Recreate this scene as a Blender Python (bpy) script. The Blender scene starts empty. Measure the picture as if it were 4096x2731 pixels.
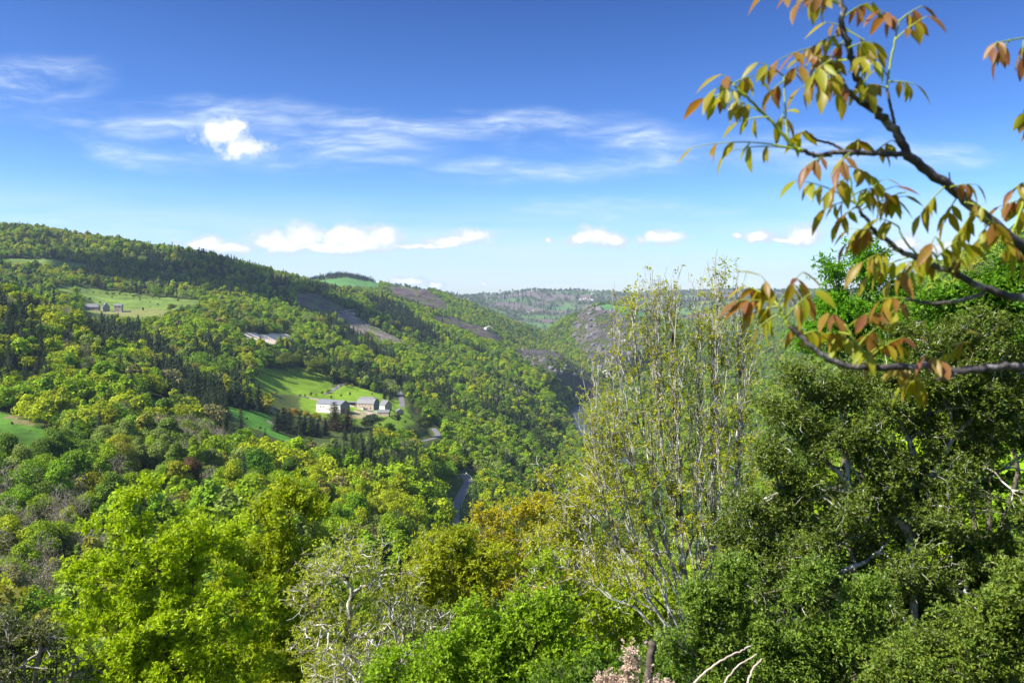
import bpy, math, random
import numpy as np
C = bpy.context.scene.collection
sc = bpy.context.scene
PI = math.pi
F = 1024 * 28 / 36.0          # focal length in pixels of a 1024 wide frame
HOR = 295.0                   # image row of the level horizon

# ------------------------------------------------------------------ camera
cd = bpy.data.cameras.new('camera'); cam = bpy.data.objects.new('camera', cd); C.objects.link(cam)
cd.lens = 28; cd.sensor_width = 36; cd.clip_start = 0.1; cd.clip_end = 60000
cam.location = (0, 0, 0); cam.rotation_euler = (PI / 2, 0, 0)
cd.shift_y = -(341 - HOR) / 1024.0
cd.dof.use_dof = True; cd.dof.focus_distance = 60; cd.dof.aperture_fstop = 3.4
sc.camera = cam

# ------------------------------------------------------------------ sun and sky
SUN_AZ = math.radians(-112)   # clockwise from +Y (view direction): sun stands to the left, slightly behind
SUN_EL = math.radians(47)
sd = Vd = (math.sin(SUN_AZ) * math.cos(SUN_EL), math.cos(SUN_AZ) * math.cos(SUN_EL), math.sin(SUN_EL))
ld = bpy.data.lights.new('sun', 'SUN'); ld.energy = 4.4; ld.angle = math.radians(0.53); ld.color = (1.0, 0.95, 0.86)
sun = bpy.data.objects.new('sun', ld); C.objects.link(sun)
from mathutils import Vector
sun.rotation_euler = Vector(sd).to_track_quat('Z', 'Y').to_euler()
sc.view_settings.view_transform = 'Standard'; sc.view_settings.look = 'None'
sc.view_settings.exposure = 1.15; sc.view_settings.gamma = 1.0

class NT:
    """small node-graph helper"""
    def __init__(s, tree): s.t = tree; s.n = tree.nodes; s.l = tree.links
    def new(s, typ, **kw):
        n = s.n.new(typ)
        for k, v in kw.items(): setattr(n, k, v)
        return n
    def put(s, sock, v):
        if isinstance(v, bpy.types.NodeSocket): s.l.new(v, sock)
        elif v is not None: sock.default_value = v
    def m(s, op, a, b=None, c=None, clamp=False):
        n = s.new('ShaderNodeMath', operation=op, use_clamp=clamp)
        for i, v in enumerate((a, b, c)):
            if v is not None: s.put(n.inputs[i], v)
        return n.outputs[0]
    def v(s, op, a, b=None):
        n = s.new('ShaderNodeVectorMath', operation=op)
        s.put(n.inputs[0], a)
        if b is not None: s.put(n.inputs[1], b)
        return n.outputs['Value'] if op in ('LENGTH', 'DOT_PRODUCT') else n.outputs[0]
    def noise(s, vec, scale, detail=4, rough=0.55, dist=0.0, col=False):
        n = s.new('ShaderNodeTexNoise')
        if vec is not None: s.l.new(vec, n.inputs['Vector'])
        n.inputs['Scale'].default_value = scale; n.inputs['Detail'].default_value = detail
        n.inputs['Roughness'].default_value = rough; n.inputs['Distortion'].default_value = dist
        return n.outputs['Color' if col else 0]
    def mix(s, fac, a, b, blend='MIX'):
        n = s.new('ShaderNodeMix', data_type='RGBA', blend_type=blend)
        s.put(n.inputs[0], fac); s.put(n.inputs[6], a); s.put(n.inputs[7], b)
        return n.outputs[2]
    def ramp(s, fac, stops, interp='LINEAR'):
        n = s.new('ShaderNodeValToRGB'); n.color_ramp.interpolation = interp
        e = n.color_ramp.elements
        e[0].position = stops[0][0]; e[0].color = (*stops[0][1], 1)
        e[1].position = stops[1][0]; e[1].color = (*stops[1][1], 1)
        for p, c in stops[2:]:
            q = e.new(p); q.color = (*c, 1)
        s.l.new(fac, n.inputs[0]); return n.outputs[0]
    def sm(s, x, a, b):
        n = s.new('ShaderNodeMapRange', interpolation_type='SMOOTHSTEP')
        s.put(n.inputs[0], x); n.inputs[1].default_value = a; n.inputs[2].default_value = b
        n.inputs[3].default_value = 0; n.inputs[4].default_value = 1
        return n.outputs[0]

w = bpy.data.worlds.new('World'); sc.world = w; w.use_nodes = True
g = NT(w.node_tree); g.n.clear()
sky = g.new('ShaderNodeTexSky', sky_type='NISHITA'); sky.sun_disc = False
sky.sun_elevation = SUN_EL; sky.sun_rotation = SUN_AZ
sky.altitude = 600; sky.air_density = 1.0; sky.dust_density = 0.6; sky.ozone_density = 2.0
tc = g.new('ShaderNodeTexCoord'); sep = g.new('ShaderNodeSeparateXYZ'); g.l.new(tc.outputs['Generated'], sep.inputs[0])
dx, dy, dz = sep.outputs
yy = g.m('MAXIMUM', dy, 0.02)
A = g.m('DIVIDE', dx, yy); E = g.m('DIVIDE', dz, yy)      # tangent of azimuth and of elevation
front = g.sm(dy, 0.05, 0.3)
# deep clear-air blue towards the top of the frame, pale near the horizon
tint = g.ramp(dz, [(0.0, (0.80, 0.90, 1.06)), (0.04, (0.72, 0.85, 1.03)), (0.12, (0.42, 0.68, 1.02)), (0.2, (0.24, 0.46, 0.84)), (0.36, (0.12, 0.27, 0.60)), (0.6, (0.9, 1.0, 1.1)), (1.0, (1.3, 1.3, 1.3))])  # overhead, out of view, the tint is raised to fill the hillside shadows
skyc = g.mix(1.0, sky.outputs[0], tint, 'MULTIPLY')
comb = g.new('ShaderNodeCombineXYZ'); g.l.new(A, comb.inputs[0]); g.l.new(E, comb.inputs[1])
P = comb.outputs[0]
def warp(vec, scale, amt, detail=3):
    nz = g.noise(vec, scale, detail, 0.55, col=True)
    return g.v('ADD', vec, g.v('MULTIPLY', g.v('SUBTRACT', nz, (0.5, 0.5, 0.5)), amt))
def ell(vec, px, py, rx, ry, rot=0.0):
    """signed field of an elliptic body of the clouds: 1 in the middle, 0 on its rim"""
    mp = g.new('ShaderNodeMapping', vector_type='TEXTURE'); g.l.new(vec, mp.inputs[0])
    mp.inputs['Location'].default_value = ((px - 512) / F, (HOR - py) / F, 0)
    mp.inputs['Rotation'].default_value = (0, 0, rot)
    mp.inputs['Scale'].default_value = (rx / F, ry / F, 1)
    return g.m('SUBTRACT', 1.0, g.v('LENGTH', mp.outputs[0]))
def union(fs):
    r = fs[0]
    for f in fs[1:]: r = g.m('MAXIMUM', r, f)
    return r
WP = warp(warp(P, 14, (0.035, 0.028, 0), 3), 60, (0.012, 0.010, 0), 4)
cum = [(285, 241, 38, 13), (304, 235, 30, 15), (345, 237, 32, 14), (378, 238, 26, 13), (330, 246, 90, 6), (430, 245, 60, 3), (262, 243, 14, 7),
       (205, 243, 28, 9), (232, 247, 26, 7), (455, 241, 34, 4.5), (472, 237, 22, 8), (598, 238, 28, 11), (612, 239, 18, 9), (580, 241, 14, 7),
       (662, 238, 28, 6.5), (650, 236, 12, 4), (757, 239, 16, 8), (803, 236, 22, 11), (795, 241, 16, 5), (548, 241, 5, 3),
       (408, 282, 20, 5), (437, 284, 12, 4.5), (485, 283, 4, 2.5), (738, 237, 5, 3), (785, 241, 22, 3), (553, 279, 3, 1.5), (410, 281, 7, 4),
       (222, 130, 27, 14), (244, 146, 28, 9), (237, 124, 14, 8), (212, 124, 14, 6), (905, 241, 18, 9), (940, 246, 26, 7)]
cf = union([ell(WP, *c) for c in cum])
pn = g.noise(P, 60, 6, 0.68)
cumd = g.sm(g.m('ADD', cf, g.m('MULTIPLY', g.m('SUBTRACT', pn, 0.5), 1.9)), -0.30, 0.42)
# wisps: strongly stretched noise under wide soft bodies
st = g.new('ShaderNodeMapping'); g.l.new(warp(P, 3.5, (0.25, 0.09, 0), 4), st.inputs[0])
st.inputs['Scale'].default_value = (5.5, 30, 1); st.inputs['Rotation'].default_value = (0, 0, math.radians(4))
wn = g.noise(st.outputs[0], 1.0, 7, 0.62, 0.6)
sf = g.new('ShaderNodeMapping'); g.l.new(warp(P, 9, (0.10, 0.03, 0), 3), sf.inputs[0]); sf.inputs['Scale'].default_value = (16, 110, 1); sf.inputs['Rotation'].default_value = (0, 0, math.radians(-5))
fib = g.noise(sf.outputs[0], 1.0, 5, 0.6, 0.3)
WQ = warp(P, 7, (0.11, 0.04, 0), 4)
cir = [(130, 152, 85, 16, -.2), (262, 158, 95, 18, 0), (275, 166, 40, 8, 0), (400, 128, 130, 13, -.04), (345, 148, 110, 22, 0), (610, 140, 120, 22, 0),
       (525, 172, 120, 15, 0), (640, 165, 70, 16, 0), (810, 150, 110, 30, 0), (940, 158, 75, 14, -.05), (25, 82, 85, 30, .1),
       (200, 118, 190, 22, 0), (620, 209, 130, 14, 0), (95, 222, 150, 9, -.08), (520, 120, 110, 14, 0), (380, 163, 60, 7, -.05)]
qf = union([ell(WQ, *c) for c in cir])
cird = g.m('MULTIPLY', g.m('MULTIPLY', g.sm(qf, -0.25, 0.9), g.m('MULTIPLY', g.sm(wn, 0.30, 0.74), g.m('MULTIPLY_ADD', g.sm(fib, 0.32, 0.68), 0.55, 0.42))), 0.95)
low = g.new('ShaderNodeMapping'); g.l.new(P, low.inputs[0]); low.inputs['Scale'].default_value = (3, 26, 1)
ln = g.noise(low.outputs[0], 1.0, 5, 0.55, 0.4)
lowd = g.m('MULTIPLY', g.m('MULTIPLY', g.sm(ln, 0.32, 0.70), g.m('SUBTRACT', 1.0, g.sm(dz, 0.03, 0.14))), 0.75)
thin = g.m('MAXIMUM', cird, lowd)
thin = g.m('MULTIPLY', thin, front); cumd = g.m('MULTIPLY', cumd, front)
bright = g.m('ADD', g.m('MULTIPLY', g.noise(P, 55, 4, 0.6), 0.7), g.m('MULTIPLY', g.sm(cf, 0.0, 0.8), 0.32))
cumcol = g.ramp(bright, [(0.40, (3.9, 4.4, 5.2)), (0.62, (5.9, 6.0, 6.1))])
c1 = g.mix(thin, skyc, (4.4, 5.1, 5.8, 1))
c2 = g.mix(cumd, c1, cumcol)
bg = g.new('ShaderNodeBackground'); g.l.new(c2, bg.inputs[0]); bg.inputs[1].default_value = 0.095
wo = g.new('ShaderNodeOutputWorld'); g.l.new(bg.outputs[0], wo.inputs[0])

# ------------------------------------------------------------------ object helpers
def put_tag(o, label=None, cat=None, group=None, kind=None):
    if label: o['label'] = label
    if cat: o['category'] = cat
    if group: o['group'] = group
    if kind: o['kind'] = kind
    return o
def empty(name, loc, label, cat, group=None, rz=0):
    o = bpy.data.objects.new(name, None); C.objects.link(o); o.location = loc; o.rotation_euler = (0, 0, rz)
    o.empty_display_size = 0.5
    return put_tag(o, label, cat, group)
def raw_mesh(name, V, Fs, mats, mi=None, attrs=None, smooth=False):
    """V (n,3); Fs list of index arrays (m,k); one mesh datablock"""
    me = bpy.data.meshes.new(name)
    V = np.ascontiguousarray(V, dtype=np.float32)
    Fs = [np.asarray(f, dtype=np.int32) for f in Fs if len(f)]
    nl = sum(f.size for f in Fs); nf = sum(len(f) for f in Fs)
    me.vertices.add(len(V)); me.vertices.foreach_set('co', V.ravel())
    me.loops.add(nl); me.loops.foreach_set('vertex_index', np.concatenate([f.ravel() for f in Fs]))
    me.polygons.add(nf)
    tot = np.concatenate([np.full(len(f), f.shape[1], dtype=np.int32) for f in Fs])
    st_ = np.concatenate([[0], np.cumsum(tot)[:-1]]).astype(np.int32)
    me.polygons.foreach_set('loop_start', st_)
    if mi is not None: me.polygons.foreach_set('material_index', np.asarray(mi, dtype=np.int32))
    me.polygons.foreach_set('use_smooth', np.full(nf, smooth))
    for m_ in mats:
        if m_: me.materials.append(m_)
    for an, (dom, typ, val) in (attrs or {}).items():
        at = me.attributes.new(an, typ, dom)
        at.data.foreach_set('color' if 'COLOR' in typ else ('vector' if 'VECTOR' in typ else 'value'), np.asarray(val).ravel())
    me.update(calc_edges=True)
    return me
def link(name, me, parent=None, loc=None):
    o = bpy.data.objects.new(name, me); C.objects.link(o)
    if parent: o.parent = parent
    if loc is not None: o.location = loc
    return o

# ------------------------------------------------------------------ materials
def principled(name, col, rough=0.8, spec=0.3):
    m_ = bpy.data.materials.new(name); m_.use_nodes = True
    t = NT(m_.node_tree); b = t.n['Principled BSDF']
    if not callable(col): b.inputs['Base Color'].default_value = (*col, 1)
    b.inputs['Roughness'].default_value = rough; b.inputs['Specular IOR Level'].default_value = spec
    return m_, t, b
def noisy(name, stops, scale=2.0, rough=0.85, spec=0.2, detail=6, bump=0.0, coord='Object'):
    m_, t, b = principled(name, stops[0][1], rough, spec)
    tcn = t.new('ShaderNodeTexCoord')
    n = t.noise(tcn.outputs[coord], scale, detail, 0.65)
    t.l.new(t.ramp(n, stops), b.inputs['Base Color'])
    if bump:
        bp = t.new('ShaderNodeBump'); bp.inputs['Strength'].default_value = bump; bp.inputs['Distance'].default_value = 0.05
        t.l.new(n, bp.inputs['Height']); t.l.new(bp.outputs[0], b.inputs['Normal'])
    return m_
def leaf_mat(name, transl=0.35, rough=0.5, spec=0.35, second=None, amount=0.25, backtint=(1.25, 1.15, 0.45)):
    """leaf colour from the tree's own 'tint' and the leaf's own variation 'var'"""
    m_, t, b = principled(name, (0.1, 0.2, 0.02), rough, spec)
    at = t.new('ShaderNodeAttribute', attribute_type='INSTANCER', attribute_name='tint')
    va = t.new('ShaderNodeAttribute', attribute_type='GEOMETRY', attribute_name='var')
    k = t.m('MULTIPLY_ADD', va.outputs['Fac'], 0.9, 0.55)
    sc_ = t.new('ShaderNodeVectorMath', operation='SCALE'); t.l.new(at.outputs['Vector'], sc_.inputs[0]); t.l.new(k, sc_.inputs['Scale'])
    col = sc_.outputs[0]
    if second:
        col = t.mix(t.m('MULTIPLY', t.sm(va.outputs['Fac'], 0.45, 1.0), amount), col, (*second, 1))
    t.l.new(col, b.inputs['Base Color'])
    tr = t.new('ShaderNodeBsdfTranslucent')
    mm = t.v('MULTIPLY', col, backtint); t.l.new(mm, tr.inputs[0])
    mx = t.new('ShaderNodeMixShader'); mx.inputs[0].default_value = transl
    t.l.new(b.outputs[0], mx.inputs[1]); t.l.new(tr.outputs[0], mx.inputs[2])
    t.l.new(mx.outputs[0], t.n['Material Output'].inputs[0])
    return m_
M_LEAF = leaf_mat('leaf_green', 0.45, spec=0.25, second=(0.40, 0.38, 0.02), amount=0.25)
M_FAR = leaf_mat('leaf_distant', 0.32, 0.6, 0.16, backtint=(1.25, 1.2, 0.4))
M_NEEDLE = leaf_mat('needles', 0.08, 0.7, 0.15, backtint=(1, 1, 0.8))
M_BOX = leaf_mat('boxwood_leaf', 0.32, 0.42, 0.28, second=(0.26, 0.26, 0.03), amount=0.55)
M_BARK = noisy('bark_brown', [(0.35, (0.045, 0.035, 0.025)), (0.6, (0.16, 0.13, 0.10))], 6, 0.9)
M_LICHEN = noisy('bark_lichen', [(0.36, (0.09, 0.07, 0.055)), (0.46, (0.27, 0.24, 0.20)), (0.56, (0.62, 0.61, 0.54))], 3.5, 0.9)
M_GREYTWIG = noisy('bark_grey', [(0.35, (0.19, 0.165, 0.13)), (0.65, (0.46, 0.42, 0.36))], 2.5, 0.9)
# ------------------------------------------------------------------ terrain heights
def pchip(x, y, xi):
    x = np.asarray(x, float); y = np.asarray(y, float); h = np.diff(x); d = np.diff(y, axis=0) / (h[:, None] if y.ndim > 1 else h)
    hh = h[:, None] if y.ndim > 1 else h
    m_ = np.zeros_like(y)
    w1 = 2 * hh[1:] + hh[:-1]; w2 = hh[1:] + 2 * hh[:-1]
    with np.errstate(divide='ignore', invalid='ignore'):
        t = (w1 + w2) / (w1 / d[:-1] + w2 / d[1:])
    m_[1:-1] = np.where(d[:-1] * d[1:] > 0, t, 0); m_[1:-1] = np.nan_to_num(m_[1:-1])
    m_[0] = d[0]; m_[-1] = d[-1]
    i = np.clip(np.searchsorted(x, xi) - 1, 0, len(x) - 2)
    s = (xi - x[i]) / h[i]
    if y.ndim > 1: s = s[:, None]; hi = h[i][:, None]
    else: hi = h[i]
    return ((2*s**3 - 3*s**2 + 1) * y[i] + (s**3 - 2*s**2 + s) * hi * m_[i] + (-2*s**3 + 3*s**2) * y[i+1] + (s**3 - s**2) * hi * m_[i+1])
YK = [150, 200, 350, 450, 550, 650, 800, 950, 1100, 1250, 1450, 1700, 2000, 2400, 3000, 4000, 5500, 7500, 10000, 30000]
PROF = {
 -200: [640, 560, 420, 360, 310, 290, 290, 280, 262, 245, 225, 210, 225, 240, 258, 272, 283, 290, 294, 295],
 0:    [700, 625, 445, 395, 335, 306, 312, 303, 290, 272, 252, 229, 238, 248, 262, 275, 285, 290, 294, 295],
 60:   [705, 635, 455, 404, 354, 324, 325, 310, 298, 282, 262, 237, 243, 252, 265, 276, 286, 290, 294, 295],
 110:  [715, 648, 464, 412, 374, 352, 345, 320, 308, 296, 274, 244, 247, 256, 267, 277, 286, 290, 294, 295],
 150:  [722, 660, 472, 422, 390, 368, 350, 324, 309, 298, 279, 250, 253, 260, 269, 278, 286, 290, 294, 295],
 200:  [730, 672, 480, 434, 407, 388, 357, 328, 310, 300, 286, 257, 261, 267, 272, 279, 287, 291, 294, 295],
 250:  [735, 690, 490, 448, 424, 406, 377, 347, 324, 310, 297, 270, 271, 275, 279, 283, 288, 291, 294, 295],
 300:  [745, 700, 502, 465, 442, 426, 401, 372, 347, 327, 309, 285, 285, 287, 284, 287, 291, 293, 295, 295],
 340:  [755, 715, 517, 474, 450, 433, 407, 384, 364, 346, 325, 300, 294, 293, 277, 286, 292, 294, 295, 295],
 378:  [765, 725, 525, 484, 458, 438, 411, 393, 373, 357, 337, 313, 300, 298, 284, 291, 293, 295, 296, 295],
 400:  [770, 730, 532, 492, 464, 442, 418, 399, 380, 364, 344, 324, 307, 303, 288, 293, 294, 296, 296, 295],
 430:  [785, 745, 555, 513, 485, 462, 436, 413, 392, 376, 356, 336, 318, 312, 292, 299, 297, 298, 297, 295],
 460:  [800, 760, 580, 537, 509, 488, 453, 428, 406, 389, 369, 348, 330, 326, 302, 309, 302, 299, 298, 295],
 490:  [820, 775, 592, 550, 520, 500, 467, 441, 419, 401, 381, 358, 340, 336, 313, 322, 309, 297, 298, 295],
 520:  [840, 790, 605, 562, 537, 513, 482, 456, 434, 414, 394, 369, 350, 358, 326, 336, 316, 293, 297, 295],
 545:  [850, 800, 615, 580, 555, 535, 503, 478, 455, 434, 408, 376, 351, 370, 334, 342, 320, 291, 297, 295],
 560:  [860, 810, 622, 590, 568, 550, 518, 492, 468, 446, 418, 384, 355, 368, 324, 343, 322, 291, 297, 295],
 578:  [868, 820, 645, 612, 588, 568, 530, 497, 470, 449, 427, 402, 372, 352, 315, 343, 322, 290, 297, 295],
 600:  [880, 830, 680, 640, 605, 580, 535, 498, 470, 449, 428, 406, 384, 346, 308, 340, 318, 291, 297, 295],
 620:  [885, 835, 680, 640, 605, 580, 533, 497, 470, 449, 427, 404, 380, 344, 308, 336, 315, 292, 297, 295],
 650:  [890, 840, 680, 640, 600, 570, 528, 494, 468, 446, 423, 399, 374, 345, 318, 330, 312, 292, 297, 295],
 720:  [860, 800, 650, 610, 575, 548, 510, 480, 456, 436, 414, 392, 368, 346, 326, 318, 303, 291, 297, 295],
 800:  [760, 700, 600, 560, 530, 505, 475, 450, 430, 415, 398, 380, 362, 342, 320, 299, 301, 293, 297, 295],
 850:  [700, 650, 555, 515, 480, 455, 428, 408, 394, 382, 368, 352, 335, 320, 302, 292, 298, 293, 297, 295],
 900:  [640, 600, 500, 450, 410, 380, 345, 318, 300, 288, 292, 300, 305, 305, 300, 294, 296, 294, 296, 295],
 950:  [600, 540, 430, 375, 335, 305, 280, 268, 270, 275, 282, 290, 295, 297, 298, 296, 296, 295, 296, 295],
 1024: [540, 470, 350, 300, 265, 247, 243, 250, 257, 265, 272, 280, 287, 290, 292, 294, 295, 295, 296, 295],
 1250: [420, 350, 260, 225, 210, 205, 210, 220, 235, 245, 260, 270, 280, 287, 290, 292, 294, 295, 296, 295]}
NY = [-120, -30, 0, 2, 6, 12, 20, 30, 60, 100]
NZL = [40, 9, -1.7, -1.9, -4.6, -9.5, -16, -23, -42, -62]
NZR = [44, 10, -1.7, -1.9, -4.2, -8.3, -13, -17.5, -27, -36]
LY = lambda y: np.log(np.maximum(y, -120) + 170.0)
pxs = np.array(sorted(PROF)); allY = np.array(NY + YK, float)
tab = []
for p in pxs:
    kk = np.clip((p - 560) / 360.0, 0, 1)
    nz_ = [a * (1 - kk) + b * kk for a, b in zip(NZL, NZR)]
    tab.append(nz_ + [-(v - HOR) / F * y for v, y in zip(PROF[p], YK)])
tab = np.array(tab)
GY = np.linspace(LY(-120), LY(30000), 900); GP = np.linspace(-200, 1250, 581)
t1 = pchip(LY(allY), tab.T, GY)            # (900, cols)
TAB = pchip(pxs.astype(float), t1.T, GP)   # (581, 900)
# value noise
rng0 = np.random.RandomState(7)
NG = rng0.rand(256, 256) * 2 - 1
def vnoise(x, y):
    xi = np.floor(x).astype(int); yi = np.floor(y).astype(int); fx = x - xi; fy = y - yi
    fx = fx*fx*(3-2*fx); fy = fy*fy*(3-2*fy)
    a = NG[xi % 256, yi % 256]; b = NG[(xi+1) % 256, yi % 256]; c = NG[xi % 256, (yi+1) % 256]; d = NG[(xi+1) % 256, (yi+1) % 256]
    return (a*(1-fx)+b*fx)*(1-fy) + (c*(1-fx)+d*fx)*fy
def fbm(x, y, s, o=4, r=0.5):
    t = 0; a = 1; n = 0
    for i in range(o):
        t = t + a * vnoise(x / s + 17.3*i, y / s + 5.1*i); n += a; a *= r; s = s / 2.03
    return t / n
RIVER = [(1100, 470, 640), (1230, 452, 612), (1330, 440, 592), (1480, 425, 583), (1646, 412, 575), (1760, 404, 585), (1900, 396, 602), (2050, 388, 625), (2300, 378, 660)]
RZ = -242.0
RV = np.array([((p - 512) / F * y, y) for (y, _, p) in RIVER])
def seg_dist(X, Y, PL):
    d = np.full(np.shape(X), 1e9)
    for a, b in zip(PL[:-1], PL[1:]):
        ab = b - a; t = np.clip(((X - a[0])*ab[0] + (Y - a[1])*ab[1]) / (ab @ ab), 0, 1)
        d = np.minimum(d, np.hypot(X - a[0] - t*ab[0], Y - a[1] - t*ab[1]))
    return d
CUTS = []       # road beds: (points, heights)
def seg_near(X, Y, PL, ZL):
    d = np.full(np.shape(X), 1e9); zz = np.zeros(np.shape(X))
    for a, b, za, zb in zip(PL[:-1], PL[1:], ZL[:-1], ZL[1:]):
        ab = b - a; t = np.clip(((X - a[0])*ab[0] + (Y - a[1])*ab[1]) / (ab @ ab), 0, 1)
        q = np.hypot(X - a[0] - t*ab[0], Y - a[1] - t*ab[1]); k = q < d; d = np.where(k, q, d); zz = np.where(k, za + (zb - za) * t, zz)
    return d, zz
PADS = []       # flattened building yards: (x, y, radius, z)
def ground(X, Y):
    X = np.asarray(X, float); Y = np.asarray(Y, float)
    px = 512 + F * X / np.maximum(Y, 60)
    u = np.clip((px + 200) / 1450 * 580, 0, 579.999); v = np.clip((LY(Y) - GY[0]) / (GY[-1] - GY[0]) * 899, 0, 898.999)
    i = u.astype(int); j = v.astype(int); fu = u - i; fv = v - j
    z = (TAB[i, j]*(1-fu) + TAB[i+1, j]*fu)*(1-fv) + (TAB[i, j+1]*(1-fu) + TAB[i+1, j+1]*fu)*fv
    amp = 0.0052 * np.clip(Y, 0, 3500) * np.clip((Y - 60) / 300, 0, 1)
    far = np.clip((Y - 1200) / 1500, 0, 1)
    n = fbm(X, Y, 140, 3) * (1 - far) + (fbm(X, Y, 420, 5, 0.6) * 1.3) * far
    rid = (0.5 - np.abs(fbm(X + 900, Y + 300, 300, 4, 0.55))) * far
    calm = np.ones_like(z)
    for (a, b, r) in ((-150, 830, 160), (-600, 1090, 120)):
        calm = np.minimum(calm, np.clip((np.hypot(X - a, Y - b) - r) / r, 0.12, 1))
    z = z + amp * calm * (n * 1.1 + rid * 1.2)
    far2 = np.clip((Y - 3600) / 2500, 0, 1)
    z = z + far2 * 55 * fbm(X, Y, 1300, 4, 0.5)  * np.clip(1.4 - np.abs(Y - 5600) / 2600, 0.12, 1)
    d = seg_dist(X, Y, RV); w_ = np.clip((d - 16) / 45, 0, 1)
    near = (Y > 1000) & (Y < 2400)
    z = np.where(near, np.where(d < 16, RZ - 1.5, np.maximum(z, RZ + 0.5) * w_ + (RZ - 1.5) * (1 - w_)), z)
    for PL, ZL in CUTS:
        d, zz = seg_near(X, Y, PL, ZL); w_ = np.clip((d - 5.0) / 9.0, 0, 1); z = z * w_ + zz * (1 - w_)
    for (a, b, r, zz) in PADS:
        d = np.hypot(X - a, Y - b); w_ = np.clip((d - r) / (r * 0.7), 0, 1); z = z * w_ + zz * (1 - w_)
    return z
def project(X, Y, z): return 512 + F * X / Y, HOR - F * z / Y
def hit(px, py, y0=130., y1=9000.):
    """ground point seen at an image position"""
    Y = np.exp(np.linspace(math.log(y0), math.log(y1), 3000)); X = (px - 512) / F * Y
    z = ground(X, Y); r = HOR - F * z / Y
    k = np.argmax(r <= py) if np.any(r <= py) else len(Y) - 1
    return float(X[k]), float(Y[k]), float(z[k])
def inpoly(px, py, poly):
    ins = np.zeros(np.shape(px), bool); n = len(poly)
    for i in range(n):
        x1, y1 = poly[i]; x2, y2 = poly[(i+1) % n]
        if y1 == y2: continue
        c = ((y1 > py) != (y2 > py)) & (px < (x2 - x1) * (py - y1) / (y2 - y1) + x1)
        ins ^= c
    return ins
# ------------------------------------------------------------------ land cover, as seen from the viewpoint: (polygon, nearest, farthest)
MEADOW = [([(254, 374), (262, 368), (280, 369), (300, 367), (318, 372), (331, 379), (334, 390), (305, 395), (278, 394), (256, 388)], 700, 1100),
          ([(300, 394), (338, 386), (350, 384), (365, 389), (384, 394), (402, 403), (415, 423), (398, 430), (372, 424), (345, 424), (318, 419), (300, 408)], 650, 1000),
          ([(230, 406), (250, 410), (268, 413), (274, 428), (303, 446), (272, 436), (246, 424), (232, 414)], 480, 900),
          ([(-60, 400), (0, 412), (25, 419), (50, 430), (69, 442), (60, 457), (20, 462), (-60, 470)], 280, 480),
          ([(73, 285), (105, 289), (150, 296), (205, 300), (190, 306), (165, 311), (146, 319), (128, 316), (112, 313), (84, 312), (96, 302), (85, 297)], 850, 1400),
          ([(4, 258), (50, 259), (92, 265), (72, 267), (40, 264), (4, 263)], 1150, 1600),
          ([(150, 398), (168, 402), (166, 409), (155, 408)], 450, 800),
          ([(318, 280), (345, 277), (380, 283), (378, 287), (345, 286), (322, 284)], 2400, 3400),
          ([(592, 307), (606, 304), (632, 307), (650, 316), (640, 317), (610, 310)], 2300, 3300),
          ([(60, 285), (75, 287), (72, 292), (58, 290)], 1100, 1400)]
CLEAR = [([(322, 309), (345, 309), (362, 320), (384, 331), (404, 341), (400, 347), (384, 344), (360, 334), (340, 322)], 1000, 1900)]
BURNT = [([(296, 292), (318, 294), (342, 306), (344, 313), (320, 310), (298, 303)], 1200, 1900),
         ([(386, 286), (408, 285), (424, 288), (440, 298), (450, 309), (430, 309), (405, 301), (392, 294)], 2500, 3400),
         ([(430, 315), (452, 317), (478, 324), (500, 333), (524, 336), (512, 345), (485, 340), (455, 329), (436, 322)], 1650, 2500),
         ([(560, 378), (584, 372), (598, 384), (600, 398), (578, 396), (562, 388)], 1500, 2300)]
ROCK = [([(510, 337), (530, 334), (552, 345), (574, 362), (584, 374), (560, 380), (535, 372), (515, 356)], 1500, 2300),
        ([(576, 312), (592, 306), (612, 310), (640, 320), (650, 345), (625, 360), (612, 380), (592, 372), (584, 352), (572, 340)], 2150, 3100),
        ([(480, 372), (520, 385), (540, 400), (520, 398), (490, 380)], 1000, 1700)]
TERR = [([(239, 335), (246, 332), (256, 333), (262, 335), (275, 333), (288, 333), (293, 337), (281, 340), (272, 344), (258, 342), (246, 339)], 700, 1400)]
CONIFER = [([(-20, 296), (14, 300), (34, 318), (44, 345), (50, 380), (20, 386), (-20, 388)], 400, 700),
           ([(84, 312), (112, 306), (136, 314), (146, 336), (140, 352), (112, 346), (86, 336)], 500, 1000),
           ([(140, 330), (168, 350), (192, 372), (236, 396), (255, 430), (290, 448), (268, 452), (238, 440), (206, 420), (178, 400), (150, 372)], 380, 900),
           ([(196, 335), (228, 340), (236, 362), (210, 366), (190, 352)], 700, 1100),
           ([(236, 376), (262, 392), (264, 408), (244, 408), (226, 388)], 600, 950),
           ([(322, 314), (345, 324), (368, 336), (392, 350), (398, 360), (375, 356), (350, 342), (326, 330)], 900, 1600),
           ([(362, 294), (384, 298), (408, 309), (436, 334), (446, 344), (424, 338), (400, 326), (376, 312)], 1300, 2200),
           ([(303, 274), (330, 268), (356, 270), (380, 279), (380, 284), (356, 279), (330, 278), (303, 281)], 2500, 3400),
           ([(424, 378), (440, 376), (458, 396), (470, 416), (452, 420), (434, 398)], 850, 1400),
           ([(476, 394), (508, 386), (534, 398), (536, 412), (505, 416), (478, 408)], 850, 1500),
           ([(88, 265), (130, 262), (180, 272), (250, 284), (290, 292), (290, 306), (230, 300), (160, 294), (100, 282)], 1150, 1650)]
CON_DENS = [0.75, 0.8, 0.97, 0.6, 0.6, 0.95, 0.97, 1.0, 0.6, 0.45, 0.28]
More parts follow.
